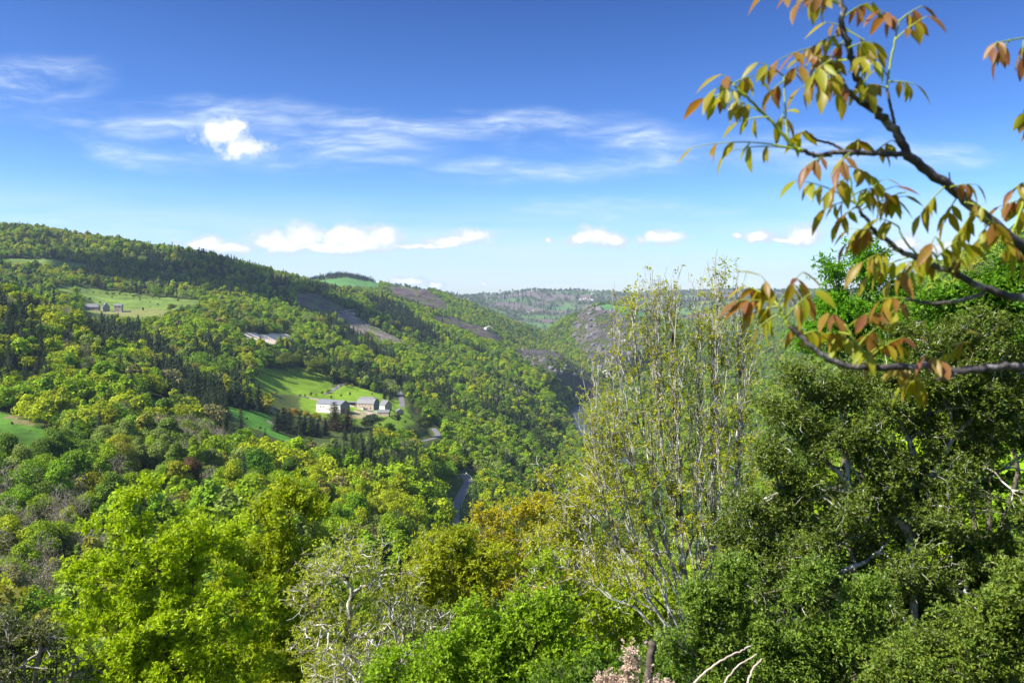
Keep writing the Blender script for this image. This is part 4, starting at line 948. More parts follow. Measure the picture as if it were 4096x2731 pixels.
spot('blossoming_shrub', 235.5, 407, 5.5, 1.1, 'broad5', (.6, .6, .56), 'small white blossoming tree, left of a pair by the lower meadow', 'shrub', 500); spot('blossoming_shrub', 244, 409, 5.5, 1.1, 'broad5', (.6, .6, .55), 'small white blossoming tree, right of a pair by the lower meadow', 'shrub', 500)
spot('blossoming_shrub', 340.5, 374, 3.5, 1, 'broad5', (.6, .62, .56), 'tiny white blossoming bush above the track meadow', 'shrub', 700); spot('blossoming_shrub', 195, 297.5, 3.2, 1.3, 'broad5', (.62, .62, .55), 'white blossoming bush at the far end of the upper meadow', 'shrub', 800)
for (px, py, hh, wf, pr, tn, lb) in [(130, 295, 10, 1.25, 'broad0', (.16, .20, .012), 'bright round tree standing alone in the upper meadow'), (121, 294.5, 7, .9, 'broad1', (.15, .18, .014), 'slim tree left of the round tree in the upper meadow'), (155, 298, 6, .8, 'broad4', (.14, .19, .014), 'small round tree at the right of the upper meadow'),
        (96, 288, 15, 1.0, 'broad3', (.17, .185, .014), 'tall yellow green tree above the upper meadow'), (143, 311.5, 5, .8, 'broad5', (.07, .12, .015), 'small dark tree in the meadow right of the upper farm'), (29, 287, 13, 1.1, 'broad0', (.13, .17, .012), 'broad yellow green tree on the upper left slope'), (38, 288, 12, 1.1, 'broad2', (.14, .17, .012), 'rounded tree beside its broad twin, upper left slope'),
        (171, 311, 8, 1.2, 'broad4', (.14, .18, .014), 'round tree at the right edge of the upper meadow'), (188, 313, 9, 1.2, 'broad2', (.12, .15, .012), 'dense olive tree below the upper meadow'),
        (287, 371, 20, 1.15, 'broad4', (.12, .16, .01), 'broad oak at the upper edge of the track meadow'), (299, 370, 22, 1.0, 'broad3', (.11, .17, .01), 'tall oak at the upper edge of the track meadow'), (316, 377, 20, 1.15, 'broad2', (.15, .19, .01), 'lighter wide oak reaching into the track meadow'), (326, 379, 20, .95, 'broad1', (.13, .18, .01), 'narrow oak right of the wide light oak'), (344, 383, 18, 1.0, 'broad0', (.12, .17, .01), 'round oak above the small road'),
        (255, 490, 44, .95, 'broad4', (.085, .20, .008), 'bright round lime green tree in the middle of the wood'), (237, 505, 34, .9, 'broad2', (.075, .19, .01), 'bright rounded tree lower left of the lime green one'), (190, 492, 37, .9, 'broad0', (.17, .105, .04), 'russet leaved tree in the brown wood'),
        (289, 489, 34, 1.1, 'broad3', (.10, .19, .01), 'full bright tree right of the lime green one'), (330, 478, 32, 1.1, 'broad4', (.10, .19, .01), 'wide bright tree below the spruce row'), (390, 436, 14, 1.2, 'broad0', (.07, .15, .012), 'rounded green tree below the low stone shed'), (424, 432, 17, 1.3, 'broad2', (.055, .085, .015), 'dark broad tree left of the road bend by the farm'),
        (308, 436, 13, .9, 'broad1', (.09, .20, .01), 'small bright tree in front of the spruce row'), (150, 452, 26, .9, 'con1', (.05, .07, .035), 'bluish conifer standing in the lower left wood'), (88, 345, 16, .9, 'broad1', (.16, .18, .012), 'yellow tree on the left spur')]:
    spot('conifer_tree' if 'con' in pr else 'lone_tree', px, py, hh, wf, pr, tn, lb, 'tree')
for q, (px, py, hh) in enumerate([(50, 229, 7), (54, 229.5, 8), (59, 231, 6), (62, 232, 7.5), (102, 245, 5), (148, 252, 7), (212, 256, 6), (190, 254, 4.5)]):
    spot('conifer_tree', px, py + 1.5, hh + 2, 1.0, 'con%d' % (q % 3), SPR, 'small dark conifer standing up from the left ridge, %s from the left' % ORDN(q + 1), 'conifer', 1000, 'conifers on the left ridge')

HS = [(300, 396), (305, 397.5), (311, 396), (316, 395.5), (322, 394.5), (328, 393), (336, 388), (341, 386), (331, 398.5), (276, 395), (262, 388), (257, 375), (346, 386), (352, 388), (341, 397.5), (358, 391), (372, 395), (350, 396), (364, 424), (380, 426), (391, 427), (405, 424), (412, 419), (418, 414), (409, 407), (395, 418), (332, 420), (320, 421), (412, 430), (386, 419.5), (392, 417.5), (247, 420), (260, 430), (240, 412),
      (30, 432), (60, 446), (12, 425), (45, 431), (90, 300), (100, 303), (112, 298), (140, 301), (168, 304), (160, 315), (128, 320), (150, 307), (84, 313), (178, 301), (133, 299), (108, 294)]
HS += [(80 + 6.6 * k, 291.5 + 0.66 * k + random.uniform(-.6, .6)) for k in range(13)] + [(150, 303), (158, 305), (182, 306), (95, 306.5), (76, 308)]
HS.sort()
for q, (px, py) in enumerate(HS):
    up_ = py < 330; spot('field_shrub', px, py, random.uniform(1.8, 4.5) * (0.8 if up_ else 1.15), random.uniform(.9, 1.6), 'broad%d' % (q % 6), [(.14, .2, .02), (.2, .26, .02), (.22, .18, .09), (.09, .14, .02), (.28, .26, .05)][q % 5], '%s shrub dotted along the field edges, %s of them from the left' % (['green', 'fresh green', 'greyish brown', 'dark green', 'yellowish'][q % 5], ORDN(q + 1)), 'shrub', 500 if px > 70 else 250, 'shrubs along the field edges')

# ------------------------------------------------------------------ trees near the viewpoint
def Wp(px, py, Y): return np.array([(px - 512) / F * Y, Y, (HOR - py) / F * Y])
def pblob(px, py, rx, ry, Y, dep=1.0):
    c = Wp(px, py, Y); return (*c, rx / F * Y, max(rx, ry) / F * Y * dep, ry / F * Y)
def fg_tree(name, Y, bl, basepx, nt, nl, L, wd, tint, label, cat='tree', mat=None, bark=None, tip=0.006, expo=0.45, spread=0.22, lift=0.0, fork=None, seed=0, dep=0.8, up=0.4, sides=4, t0=0.5, rmax=0.2, group=None, second_side=0.5, twig_leaf=True, stems=None, clump=11, csize=0.17, tuft=7):
    rng = np.random.RandomState(1000 + seed); mat = mat or M_LEAF; bark = bark or M_BARK
    bx, by = (basepx - 512) / F * Y, Y; bz = float(ground(bx, by)) - 0.3
    B_ = []
    for b_ in bl:
        yy_ = Y + (b_[4] if len(b_) > 4 else 0); B_.append(pblob(b_[0], b_[1], b_[2], b_[3], yy_, dep))
    ncl = max(6, nt // clump); cc0 = blobs(rng, ncl, B_); sg = csize * (np.mean([b_[3] for b_ in B_]))
    T_ = cc0[rng.randint(0, ncl, nt)] + rng.normal(size=(nt, 3)) * sg * [1, 1, .75]
    base = np.array([bx, by, bz]); c = T_.mean(0)
    fk = Wp(*fork, Y) if fork is not None else base + (c - base) * 0.5
    if stems:
        lab_ = np.argmin(np.abs(T_[:, 0][:, None] - np.quantile(T_[:, 0], (np.arange(stems) + .5) / stems)[None]), 1); Bl = []
        for q in range(stems):
            S_ = T_[lab_ == q]
            if len(S_) < 3: continue
            f_ = fk + (S_.mean(0) - fk) * [.30, .6, .12] + rng.normal(size=3) * .15
            Bl.append(branch_tree(S_, base + rng.normal(size=3) * [.15, .15, 0], rng, tip=tip, expo=expo, trunk_top=f_, lift=lift, t0=t0, rmax=rmax))
        Bs = [np.concatenate([b_[k] for b_ in Bl]) for k in range(5)]
    else: Bs = branch_tree(T_, base, rng, tip=tip, expo=expo, trunk_top=fk, lift=lift, t0=t0, rmax=rmax)
    tv, tf = tubes(*Bs, sides=sides, K=5, wob=0.035, rng=rng)
    e = empty(name, base, label, cat, group)
    o = link('trunk', raw_mesh('trunk', tv - base, [tf], [bark], smooth=True), e)
    # leaves round every twig end, some along the last twigs
    thin = Bs[4] < tip * 1.8
    A0, A2 = Bs[0][thin], Bs[2][thin]; ntf = max(1, nt * nl // tuft); c0 = rng.randint(0, len(A0), ntf)
    u = rng.rand(ntf, 1) ** 0.5; C_ = A0[c0] + (A2[c0] - A0[c0]) * u + rng.normal(size=(ntf, 3)) * spread * [1, 1, .8]
    ch = np.repeat(c0, tuft); off = unit(rng.normal(size=(ntf * tuft, 3)) + [0, 0, .3]); P_ = np.repeat(C_, tuft, 0) + off * L * .15
    D = off + [0, 0, up * .5]; N_ = rng.normal(size=P_.shape) * 0.4 + [0, 0, 1.0]; tv_ = np.repeat(rng.rand(ntf), tuft)
    n = len(P_); V_, F_ = leaves(P_, D, N_, L * (0.6 + 0.7 * rng.rand(n)), wd * (0.6 + 0.7 * rng.rand(n)), 0.1)
    var = np.clip(0.6 * tv_ + 0.4 * rng.rand(n), 0, 1)
    o = link('crown', raw_mesh('crown', V_ - base, [F_], [mat], attrs={'var': ('FACE', 'FLOAT', var)}), e); o['tint'] = [float(q) for q in tint]
    return e
YG = (0.38, 0.52, 0.012)
fg_tree('oak_tree', 28, [(130, 530, 38, 35), (200, 515, 45, 42), (165, 560, 60, 50), (100, 610, 50, 60), (200, 610, 80, 80), (140, 665, 90, 60), (126, 482, 7, 28), (147, 490, 8, 24), (186, 478, 9, 16), (205, 482, 8, 20), (80, 512, 16, 14), (92, 540, 16, 22), (72, 580, 8, 22), (230, 660, 60, 50), (95, 680, 60, 40)], 165, 1500, 40, .165, .085, YG,
        'large yellow green oak sapling filling the lower left, tallest shoots bare stemmed', tip=.006, spread=.16, clump=9, seed=1, fork=(165, 660))
fg_tree('oak_tree', 33, [(275, 490, 26, 26), (290, 530, 34, 45), (255, 560, 40, 50), (280, 600, 50, 50), (262, 472, 9, 14), (300, 500, 14, 20), (330, 660, 40, 40), (280, 660, 60, 50), (240, 510, 16, 18)], 270, 1400, 30, .175, .09, (0.34, 0.43, 0.012),
        'yellow green oak right of the large sapling, with darker inner branches', tip=.006, seed=2)
fg_tree('oak_tree', 26, [(345, 560, 42, 33), (315, 595, 34, 40), (385, 595, 40, 38), (350, 640, 60, 40), (400, 620, 40, 28), (330, 690, 50, 40)], 350, 1700, 9, .10, .05, (0.44, 0.50, 0.06),
        'pale lichen covered oak with few opening leaves, rounded crown', bark=M_LICHEN, tip=.0095, expo=.38, seed=3, spread=.15, fork=(347, 640))
fg_tree('oak_tree', 22, [(395, 660, 45, 40), (360, 690, 50, 40), (430, 630, 34, 28), (400, 610, 30, 22)], 395, 900, 8, .09, .045, (0.2, 0.24, 0.05), 'crooked lichen whitened oak low in front of the rounded one', bark=M_LICHEN, tip=.011, expo=.42, seed=33, spread=.15)
fg_tree('oak_tree', 34, [(440, 560, 36, 30), (415, 590, 30, 28), (470, 590, 38, 38), (500, 565, 28, 30), (460, 540, 20, 14)], 450, 900, 26, .175, .085, (0.36, 0.42, 0.02), 'yellowish oak with upright twigs, left of the orange tinted one', bark=M_LICHEN, tip=.008, seed=4)
fg_tree('oak_tree', 37, [(510, 508, 22, 16), (490, 530, 26, 20), (536, 514, 22, 24), (548, 490, 10, 9), (520, 555, 30, 28), (500, 575, 26, 22), (482, 512, 12, 10), (560, 520, 20, 20)], 515, 900, 12, .16, .08, (0.46, 0.43, 0.016), 'orange tinted young oak, its new leaves still bronze', tip=.008, seed=5, bark=M_LICHEN)
fg_tree('oak_tree', 30, [(575, 500, 32, 28), (560, 540, 38, 36), (610, 560, 46, 36), (590, 605, 55, 36), (545, 590, 40, 30), (600, 470, 16, 18), (545, 470, 12, 14)], 590, 1800, 11, .125, .06, (0.42, 0.44, 0.04), 'pale twiggy oak with many lichened branches, at the foot of the tall sparse tree', bark=M_LICHEN, tip=.0095, expo=.38, seed=6, spread=.16)
fg_tree('hazel', 18.5, [(430, 655, 40, 40), (475, 640, 42, 36), (500, 675, 62, 40), (540, 610, 30, 26), (556, 655, 42, 40), (420, 700, 55, 40), (500, 630, 24, 18), (590, 670, 40, 26), (620, 690, 40, 30), (460, 612, 16, 16), (520, 600, 16, 20), (385, 668, 24, 30)], 480, 2000, 24, .09, .066, (0.26, 0.42, 0.018), 'bright green leafy hazel bush at the bottom centre', 'shrub', tip=.004, seed=7, spread=.15)
fg_tree('oak_tree', 24, [(620, 605, 46, 36), (590, 650, 46, 40), (680, 600, 40, 28), (650, 655, 60, 40), (545, 560, 20, 20), (560, 600, 24, 24)], 620, 1600, 17, .13, .065, (0.30, 0.42, 0.016), 'olive green oak scrub below the tall sparse tree', tip=.0075, seed=8, bark=M_LICHEN)
fg_tree('tall_sparse_tree', 20, [(648, 310, 30, 40), (655, 290, 36, 26), (716, 300, 30, 42), (718, 275, 10, 22), (672, 282, 8, 24), (640, 350, 46, 46), (690, 350, 50, 50), (740, 350, 26, 46), (604, 440, 26, 46), (590, 505, 30, 42), (630, 560, 50, 36), (585, 560, 30, 28), (720, 520, 50, 40), (620, 410, 42, 46), (690, 430, 58, 60), (612, 470, 30, 44), (670, 490, 62, 50), (735, 440, 22, 60), (600, 420, 12, 24), (584, 386, 6, 8), (625, 300, 5, 12), (607, 350, 6, 12), (741, 290, 12, 26)], 700, 2900, 9, .072, .042, (0.40, 0.43, 0.012),
        'tall sparse tree with upright pale branches and tiny unfolding leaves', bark=M_LICHEN, tip=.0050, expo=.40, lift=.10, stems=8, fork=(702, 665), clump=3, csize=.32, rmax=.085, seed=9, spread=.07, t0=.5, sides=4, dep=.7, tuft=5)
fg_tree('ash_tree', 27, [(835, 300, 24, 36), (868, 272, 12, 26), (862, 250, 6, 10), (880, 255, 7, 10), (826, 268, 8, 12), (865, 320, 30, 40), (838, 335, 30, 30), (900, 300, 20, 30), (807, 330, 14, 18)], 855, 700, 36, .16, .06, (0.14, 0.36, 0.015), 'fresh green young ash rising behind the dark boxwood', tip=.006, seed=10, up=.1, dep=.5)
fg_tree('hazel', 22, [(965, 315, 46, 32), (1010, 290, 34, 36), (925, 330, 34, 28), (1040, 330, 50, 60), (990, 340, 50, 36), (905, 345, 26, 24), (1000, 262, 12, 12)], 980, 1500, 34, .13, .095, (0.10, 0.25, 0.012), 'deep green hazel crowding the right edge behind the boxwood', 'shrub', tip=.005, seed=11, spread=.2)
BX = (0.130, 0.195, 0.026)
fg_tree('boxwood', 13, [(850, 440, 90, 70), (940, 400, 90, 85), (795, 455, 52, 62), (870, 545, 140, 100), (1000, 500, 100, 130), (780, 560, 62, 90), (900, 640, 160, 80), (1040, 640, 100, 100), (765, 410, 14, 20), (830, 375, 30, 22), (1030, 360, 50, 50), (760, 480, 24, 40), (905, 345, 40, 20), (860, 480, 120, 60), (960, 470, 90, 80), (940, 560, 140, 90), (760, 540, 50, 70), (820, 410, 60, 40), (1000, 400, 60, 60), (840, 620, 120, 60), (780, 405, 36, 40), (835, 385, 50, 40), (890, 355, 50, 36), (960, 350, 60, 46), (1020, 345, 50, 50), (765, 440, 30, 40), (745, 540, 36, 50)], 890, 7400, 48, .052, .030, BX, 'huge dark boxwood with small glossy leaves filling the right side', 'shrub', mat=M_BOX, bark=M_LICHEN, tip=.0035, seed=12, spread=.09, clump=22, csize=.13, tuft=6, dep=.55, rmax=.07)
fg_tree('boxwood', 11, [(740, 565, 18, 28), (805, 570, 22, 34), (850, 590, 36, 34), (700, 590, 18, 22), (670, 632, 24, 20), (720, 610, 40, 40), (690, 650, 40, 36), (760, 650, 60, 44), (820, 610, 40, 40), (800, 680, 60, 40), (850, 650, 60, 50)], 765, 1500, 46, .055, .026, (0.16, 0.27, 0.030), 'lighter green boxwood shoots in front of the dark boxwood', 'shrub', mat=M_BOX, tip=.003, seed=13, spread=.08, clump=16, csize=.15, tuft=6, dep=.5, rmax=.05)
fg_tree('boxwood', 9.5, [(960, 655, 70, 40), (1010, 620, 40, 50), (900, 690, 60, 30), (1040, 600, 40, 60)], 985, 1000, 46, .050, .026, (0.15, 0.23, 0.025), 'boxwood bush low in the bottom right corner', 'shrub', mat=M_BOX, tip=.003, seed=14, spread=.08, clump=16, csize=.15, tuft=6, dep=.5, rmax=.05)
fg_tree('lichen_shrub', 23, [(15, 655, 45, 38), (55, 680, 40, 30), (-10, 640, 40, 40), (40, 630, 24, 18)], 20, 1100, 10, .10, .05, (0.13, 0.16, 0.05), 'grey lichen covered thicket in the bottom left corner', 'shrub', bark=M_GREYTWIG, tip=.010, expo=.40, seed=15, spread=.15)
fg_tree('leafy_scrub', 15, [(620, 690, 60, 30), (690, 690, 50, 30), (560, 695, 40, 30)], 630, 800, 32, .09, .05, (0.11, 0.21, 0.02), 'green scrub along the bottom edge behind the dead branches', 'shrub', tip=.004, seed=16, spread=.12)
# undergrowth that closes the slope below the crowns
for q, (px, Y, r, zt, tn) in enumerate([(60, 36, 70, 640, (.2,.3,.016)), (330, 42, 60, 560, (.22,.34,.016)), (230, 40, 70, 560, (.22,.34,.016)), (400, 46, 60, 590, (.2,.3,.016)), (560, 45, 60, 580, (.22,.34,.016)), (640, 40, 60, 560, (.22,.34,.016)), (720, 34, 60, 560, (.14,.22,.016)), (480, 30, 60, 630, (.22,.34,.016)), (800, 30, 70, 480, (.07, .12, .02))]):
    fg_tree('understorey_tree', Y, [(px - r * .5, zt + 40, r * .6, 40), (px + r * .5, zt + 50, r * .6, 40), (px, zt + 110, r, 60), (px, zt + 30, r * .5, 30)], px, 700, 34, .16, .09, tn,
            'leafy young tree in the second row of the near slope, %s from left' % ORDN(1 + sorted([60, 330, 230, 400, 560, 640, 720, 480, 800]).index(px)), 'tree', tip=.008, seed=40 + q, spread=.3, group='second row of near trees')
# dead branch with pinkish dry leaves, cut pale limbs and a stump at the bottom edge
M_DEAD = leaf_mat('dry_leaf', 0.3, 0.8, 0.1, backtint=(1, .9, .8)); M_PALEW = noisy('peeled_wood', [(0.35, (0.38, 0.29, 0.22)), (0.65, (0.66, 0.54, 0.44))], 8)
fg_tree('dead_branch', 9, [(625, 682, 28, 18), (634, 662, 12, 20), (640, 645, 6, 12), (650, 692, 25, 16), (612, 690, 18, 10)], 655, 380, 12, .038, .022, (.60, .47, .36), 'cut branch with dry pinkish leaves at the bottom centre', 'branch', mat=M_DEAD, bark=M_PALEW, tip=.0022, seed=50, spread=.05, dep=.4, rmax=.03)
def limb(name, pts, r0, r1, mat, label, cat, group=None, wob=.004):
    P_ = np.array([Wp(*p) for p in pts]); n = len(P_); c = P_[0]; P_ = P_ - c
    t_ = np.linspace(0, 1, 6 * n); k = np.linspace(0, 1, n); Q = np.stack([pchip(k, P_[:, i], t_) for i in range(3)], 1)
    rng = np.random.RandomState(n); Q[1:-1] += rng.normal(size=(len(Q) - 2, 3)) * wob
    T = unit(np.gradient(Q, axis=0)); U = unit(np.cross(T, [0.1, 1, .1])); W_ = np.cross(T, U); R = (r0 + (r1 - r0) * t_)[:, None, None]
    a = np.arange(8) * PI / 4; V_ = Q[:, None] + R * (U[:, None] * np.cos(a)[:, None] + W_[:, None] * np.sin(a)[:, None])
    id_ = np.arange(len(Q) * 8).reshape(-1, 8); nx_ = np.roll(id_, -1, 1)
    me = raw_mesh(name, V_.reshape(-1, 3), [np.stack([id_[:-1], nx_[:-1], nx_[1:], id_[1:]], -1).reshape(-1, 4), id_[:1, ::-1], id_[-1:]], [mat], smooth=True)
    o = link(name, me, None, c)
    if label: put_tag(o, label, cat, group)
    return o
limb('cut_limb', [(672, 740, 8.6), (693, 684, 8.7), (712, 666, 8.8), (736, 652, 8.9), (752, 645, 9)], .015, .008, M_PALEW, 'longest pale peeled limb, slanting from the bottom edge', 'limb')
limb('cut_limb', [(715, 740, 8.6), (722, 690, 8.7), (735, 668, 8.8), (757, 653, 8.9)], .012, .007, M_PALEW, 'middle pale peeled limb, thinner and steeper', 'limb')
limb('cut_limb', [(745, 740, 8.6), (747, 690, 8.7), (752, 670, 8.8), (762, 658, 8.9)], .015, .010, M_PALEW, 'shortest upright peeled limb, right of the others', 'limb')
limb('cut_stump', [(644, 760, 9.2), (648, 690, 9.3), (650, 662, 9.3), (653, 641, 9.3)], .055, .045, M_BARK, 'dark sawn stump beside the dry pinkish branch', 'stump')

# ------------------------------------------------------------------ walnut tree close to the lens, its trunk beyond the right edge
m_, t, b = principled('walnut_leaflet', (0.3, 0.3, 0.02), 0.42, 0.4)
va = t.new('ShaderNodeAttribute', attribute_type='GEOMETRY', attribute_name='var'); geo = t.new('ShaderNodeNewGeometry')
n1 = t.noise(geo.outputs['Position'], 28, 3, 0.5)
col = t.ramp(t.m('ADD', va.outputs['Fac'], t.m('MULTIPLY', t.m('SUBTRACT', n1, 0.5), 0.5)), [(0.0, (0.29, 0.33, 0.012)), (0.40, (0.33, 0.28, 0.014)), (0.66, (0.29, 0.155, 0.03)), (1.0, (0.26, 0.105, 0.05))])
t.l.new(col, b.inputs['Base Color']); tr = t.new('ShaderNodeBsdfTranslucent'); t.l.new(t.v('MULTIPLY', col, (1.5, 1.35, 0.6)), tr.inputs[0])
mx = t.new('ShaderNodeMixShader'); mx.inputs[0].default_value = 0.5; t.l.new(b.outputs[0], mx.inputs[1]); t.l.new(tr.outputs[0], mx.inputs[2]); t.l.new(mx.outputs[0], t.n['Material Output'].inputs[0])
M_WAL = m_
M_STEM = principled('green_stem', (0.26, 0.33, 0.03), 0.5, 0.4)[0]
M_WBARK = noisy('walnut_bark', [(0.35, (0.035, 0.03, 0.032)), (0.52, (0.10, 0.085, 0.085)), (0.68, (0.38, 0.34, 0.32))], 14, 0.75, 0.3, bump=0.5)
TRX = (1215, 3.1)
tb = Wp(TRX[0], 300, TRX[1]); tb[2] = float(ground(tb[0], tb[1])) - 0.2
WT = empty('walnut_tree', tb, 'walnut tree reaching in from the right, boughs with drooping copper and yellow leaves', 'tree')
def wlimb(name, pts, r0, r1, mat=M_WBARK):
    o = limb(name, pts, r0, r1, mat, None, None, wob=min(.0035, r0 * .16)); o.location = o.location - Vector(tb); o.parent = WT; return o
ZG = HOR - tb[2] * F / 3.1
wlimb('trunk', [(1215, ZG, 3.1), (1212, 560, 3.1), (1218, 420, 3.12), (1222, 250, 3.15), (1225, 60, 3.2), (1232, -160, 3.2)], .16, .09)
G_ = M_STEM
BO = [([(1222, 330, 3.12), (1130, 320, 3.0), (1060, 275, 2.85), (1024, 249, 2.75), (977, 210, 2.7), (948, 185, 2.68), (911, 156, 2.65), (892, 127, 2.64), (875, 108, 2.62), (863, 90, 2.6), (855, 70, 2.6), (849, 48, 2.58), (843, 22, 2.56), (839, -14, 2.55)], .036, .012, M_WBARK),
      ([(876, 112, 2.62), (852, 95, 2.6), (840, 77, 2.62), (832, 60, 2.64)], .014, .008, M_WBARK), ([(911, 155, 2.65), (873, 153, 2.6), (841, 152, 2.58), (817, 155, 2.57), (802, 150, 2.55)], .015, .010, M_WBARK),
      ([(846, 151, 2.58), (830, 143, 2.6), (817, 140, 2.6), (806, 131, 2.62)], .008, .005, M_WBARK), ([(803, 151, 2.55), (793, 147, 2.55), (780, 130, 2.54), (764, 114, 2.53), (745, 95, 2.5), (733, 84, 2.5)], .011, .005, G_),
      ([(793, 147, 2.55), (787, 132, 2.56), (785, 103, 2.58), (784, 76, 2.6)], .006, .003, G_), ([(896, 130, 2.64), (891, 108, 2.66), (887, 89, 2.68)], .009, .007, M_WBARK), ([(887, 89, 2.68), (889, 70, 2.7), (895, 40, 2.7), (899, 22, 2.7)], .007, .004, G_),
      ([(1222, 300, 3.1), (1120, 305, 2.9), (1024, 298, 2.72), (985, 289, 2.7), (953, 272, 2.66), (930, 264, 2.64), (899, 249, 2.62), (876, 232, 2.6), (866, 218, 2.58), (857, 205, 2.57)], .026, .007, M_WBARK),
      ([(857, 206, 2.57), (853, 195, 2.57), (850, 178, 2.56), (845, 165, 2.56)], .006, .004, G_), ([(985, 292, 2.7), (961, 300, 2.72), (932, 303, 2.74), (905, 298, 2.74)], .012, .007, M_WBARK),
      ([(1224, 440, 3.15), (1120, 390, 2.95), (1060, 370, 2.75), (1024, 367, 2.6), (1000, 366, 2.58), (953, 370, 2.55), (921, 366, 2.55), (873, 367, 2.52), (854, 366, 2.5), (825, 356, 2.5), (809, 343, 2.5), (789, 325, 2.5)], .026, .010, M_WBARK),
      ([(789, 326, 2.5), (783, 314, 2.5), (777, 303, 2.5)], .011, .007, G_), ([(961, 370, 2.55), (947, 377, 2.53), (934, 379, 2.52)], .007, .006, M_WBARK), ([(873, 366, 2.52), (867, 356, 2.52), (859, 347, 2.5), (852, 336, 2.5), (845, 324, 2.5)], .010, .005, G_),
      ([(930, 265, 2.64), (915, 252, 2.62), (902, 236, 2.6), (898, 225, 2.6)], .007, .004, G_), ([(952, 188, 2.68), (950, 180, 2.67), (949, 172, 2.66)], .006, .003, M_WBARK), ([(1060, 40, 2.9), (1024, 38, 2.85), (1000, 42, 2.83)], .006, .003, G_), ([(1228, 60, 3.2), (1130, 30, 3.0), (1060, 38, 2.9)], .02, .007, M_WBARK), ([(1010, 240, 2.74), (1024, 200, 2.8), (1030, 180, 2.8)], .007, .004, G_)]
for pts, r0, r1, mm in BO: wlimb('bough' if mm is M_WBARK else 'green_shoot', pts, r0 * .62, r1 * .7, mm)
def blade(P_, D, N_, L, wd, droop):
    """curved leaflet with a shallow keel: 5 stations, 3 points across"""
    n = len(P_); D = unit(D); S = unit(np.cross(D, N_)); N_ = np.cross(S, D); st_ = np.array([0, .2, .45, .72, 1.]); ws = np.array([.06, .36, .5, .34, .02])
    V_ = np.zeros((n, 5, 3, 3))
    for j, (s_, w_) in enumerate(zip(st_, ws)):
        c = P_ + D * (L * s_)[:, None] - N_ * (L * droop * s_**2)[:, None]
        for k, q in enumerate((-1, 0, 1)): V_[:, j, k] = c + S * (wd * w_ * q)[:, None] + N_ * (wd * w_ * abs(q) * .35)[:, None]
    id_ = np.arange(n * 15).reshape(n, 5, 3)
    return V_.reshape(-1, 3), np.stack([id_[:, :-1, :-1], id_[:, :-1, 1:], id_[:, 1:, 1:], id_[:, 1:, :-1]], -1).reshape(-1, 4)
rw = np.random.RandomState(21)
def compound(px0, py0, px1, py1, Y, npair=2, copper=0.5, size=1.0):
    A_ = Wp(px0, py0, Y); Bp = Wp(px1, py1, Y + rw.uniform(-.12, .12)); L = np.linalg.norm(Bp - A_); mid = (A_ + Bp) / 2 + np.array([0, 0, .12 * L])
    t_ = np.array([0.42 + .5 * k / max(1, npair - .0) for k in range(npair)]); d = unit(Bp - A_)
    pt = lambda s: (1 - s)**2 * A_ + 2 * s * (1 - s) * mid + s * s * Bp
    P_ = []; D = []; N_ = []; Ls = []; hd = unit(np.cross(d, [0, 0, 1]) + 1e-6)
    for s in t_:
        for sg in (-1, 1):
            P_.append(pt(s)); dn = rw.uniform(.5, 1.3); D.append(d * rw.uniform(.1, .6) + hd * sg * rw.uniform(.25, .8) + np.array([0, 0, -dn])); N_.append(unit(d * 1.0 + hd * sg * .5 + [0, 0, .9]) + rw.normal(size=3) * .35); Ls.append(rw.uniform(.072, .100) * (0.75 + .35 * s))
    P_.append(Bp); D.append(d * .8 + np.array([0, 0, -rw.uniform(.5, 1.2)])); N_.append(np.array([0, -.2, 1]) + rw.normal(size=3) * .3); Ls.append(rw.uniform(.08, .108))
    Ls = np.array(Ls) * size * .96 * rw.uniform(.7, 1.1, len(Ls)); n = len(Ls); V1, F1 = blade(np.array(P_), np.array(D), np.array(N_), Ls, Ls * rw.uniform(.30, .44, n), rw.uniform(.05, .3))
    V2, F2 = tubes([A_], [mid], [Bp], [.0026 * size + .0005], [.0013], 5, 7)
    V_ = np.concatenate([V1, V2]) - tb; var = np.repeat(np.clip(copper - .04 + rw.normal(size=n) * .22, 0, 1), 8)
    me = raw_mesh('leaf', V_, [F1, F2 + len(V1)], [M_WAL, M_STEM], mi=[0] * len(F1) + [1] * len(F2), attrs={'var': ('FACE', 'FLOAT', np.concatenate([var, np.zeros(len(F2))]))}, smooth=True)
    link('leaf', me, WT)
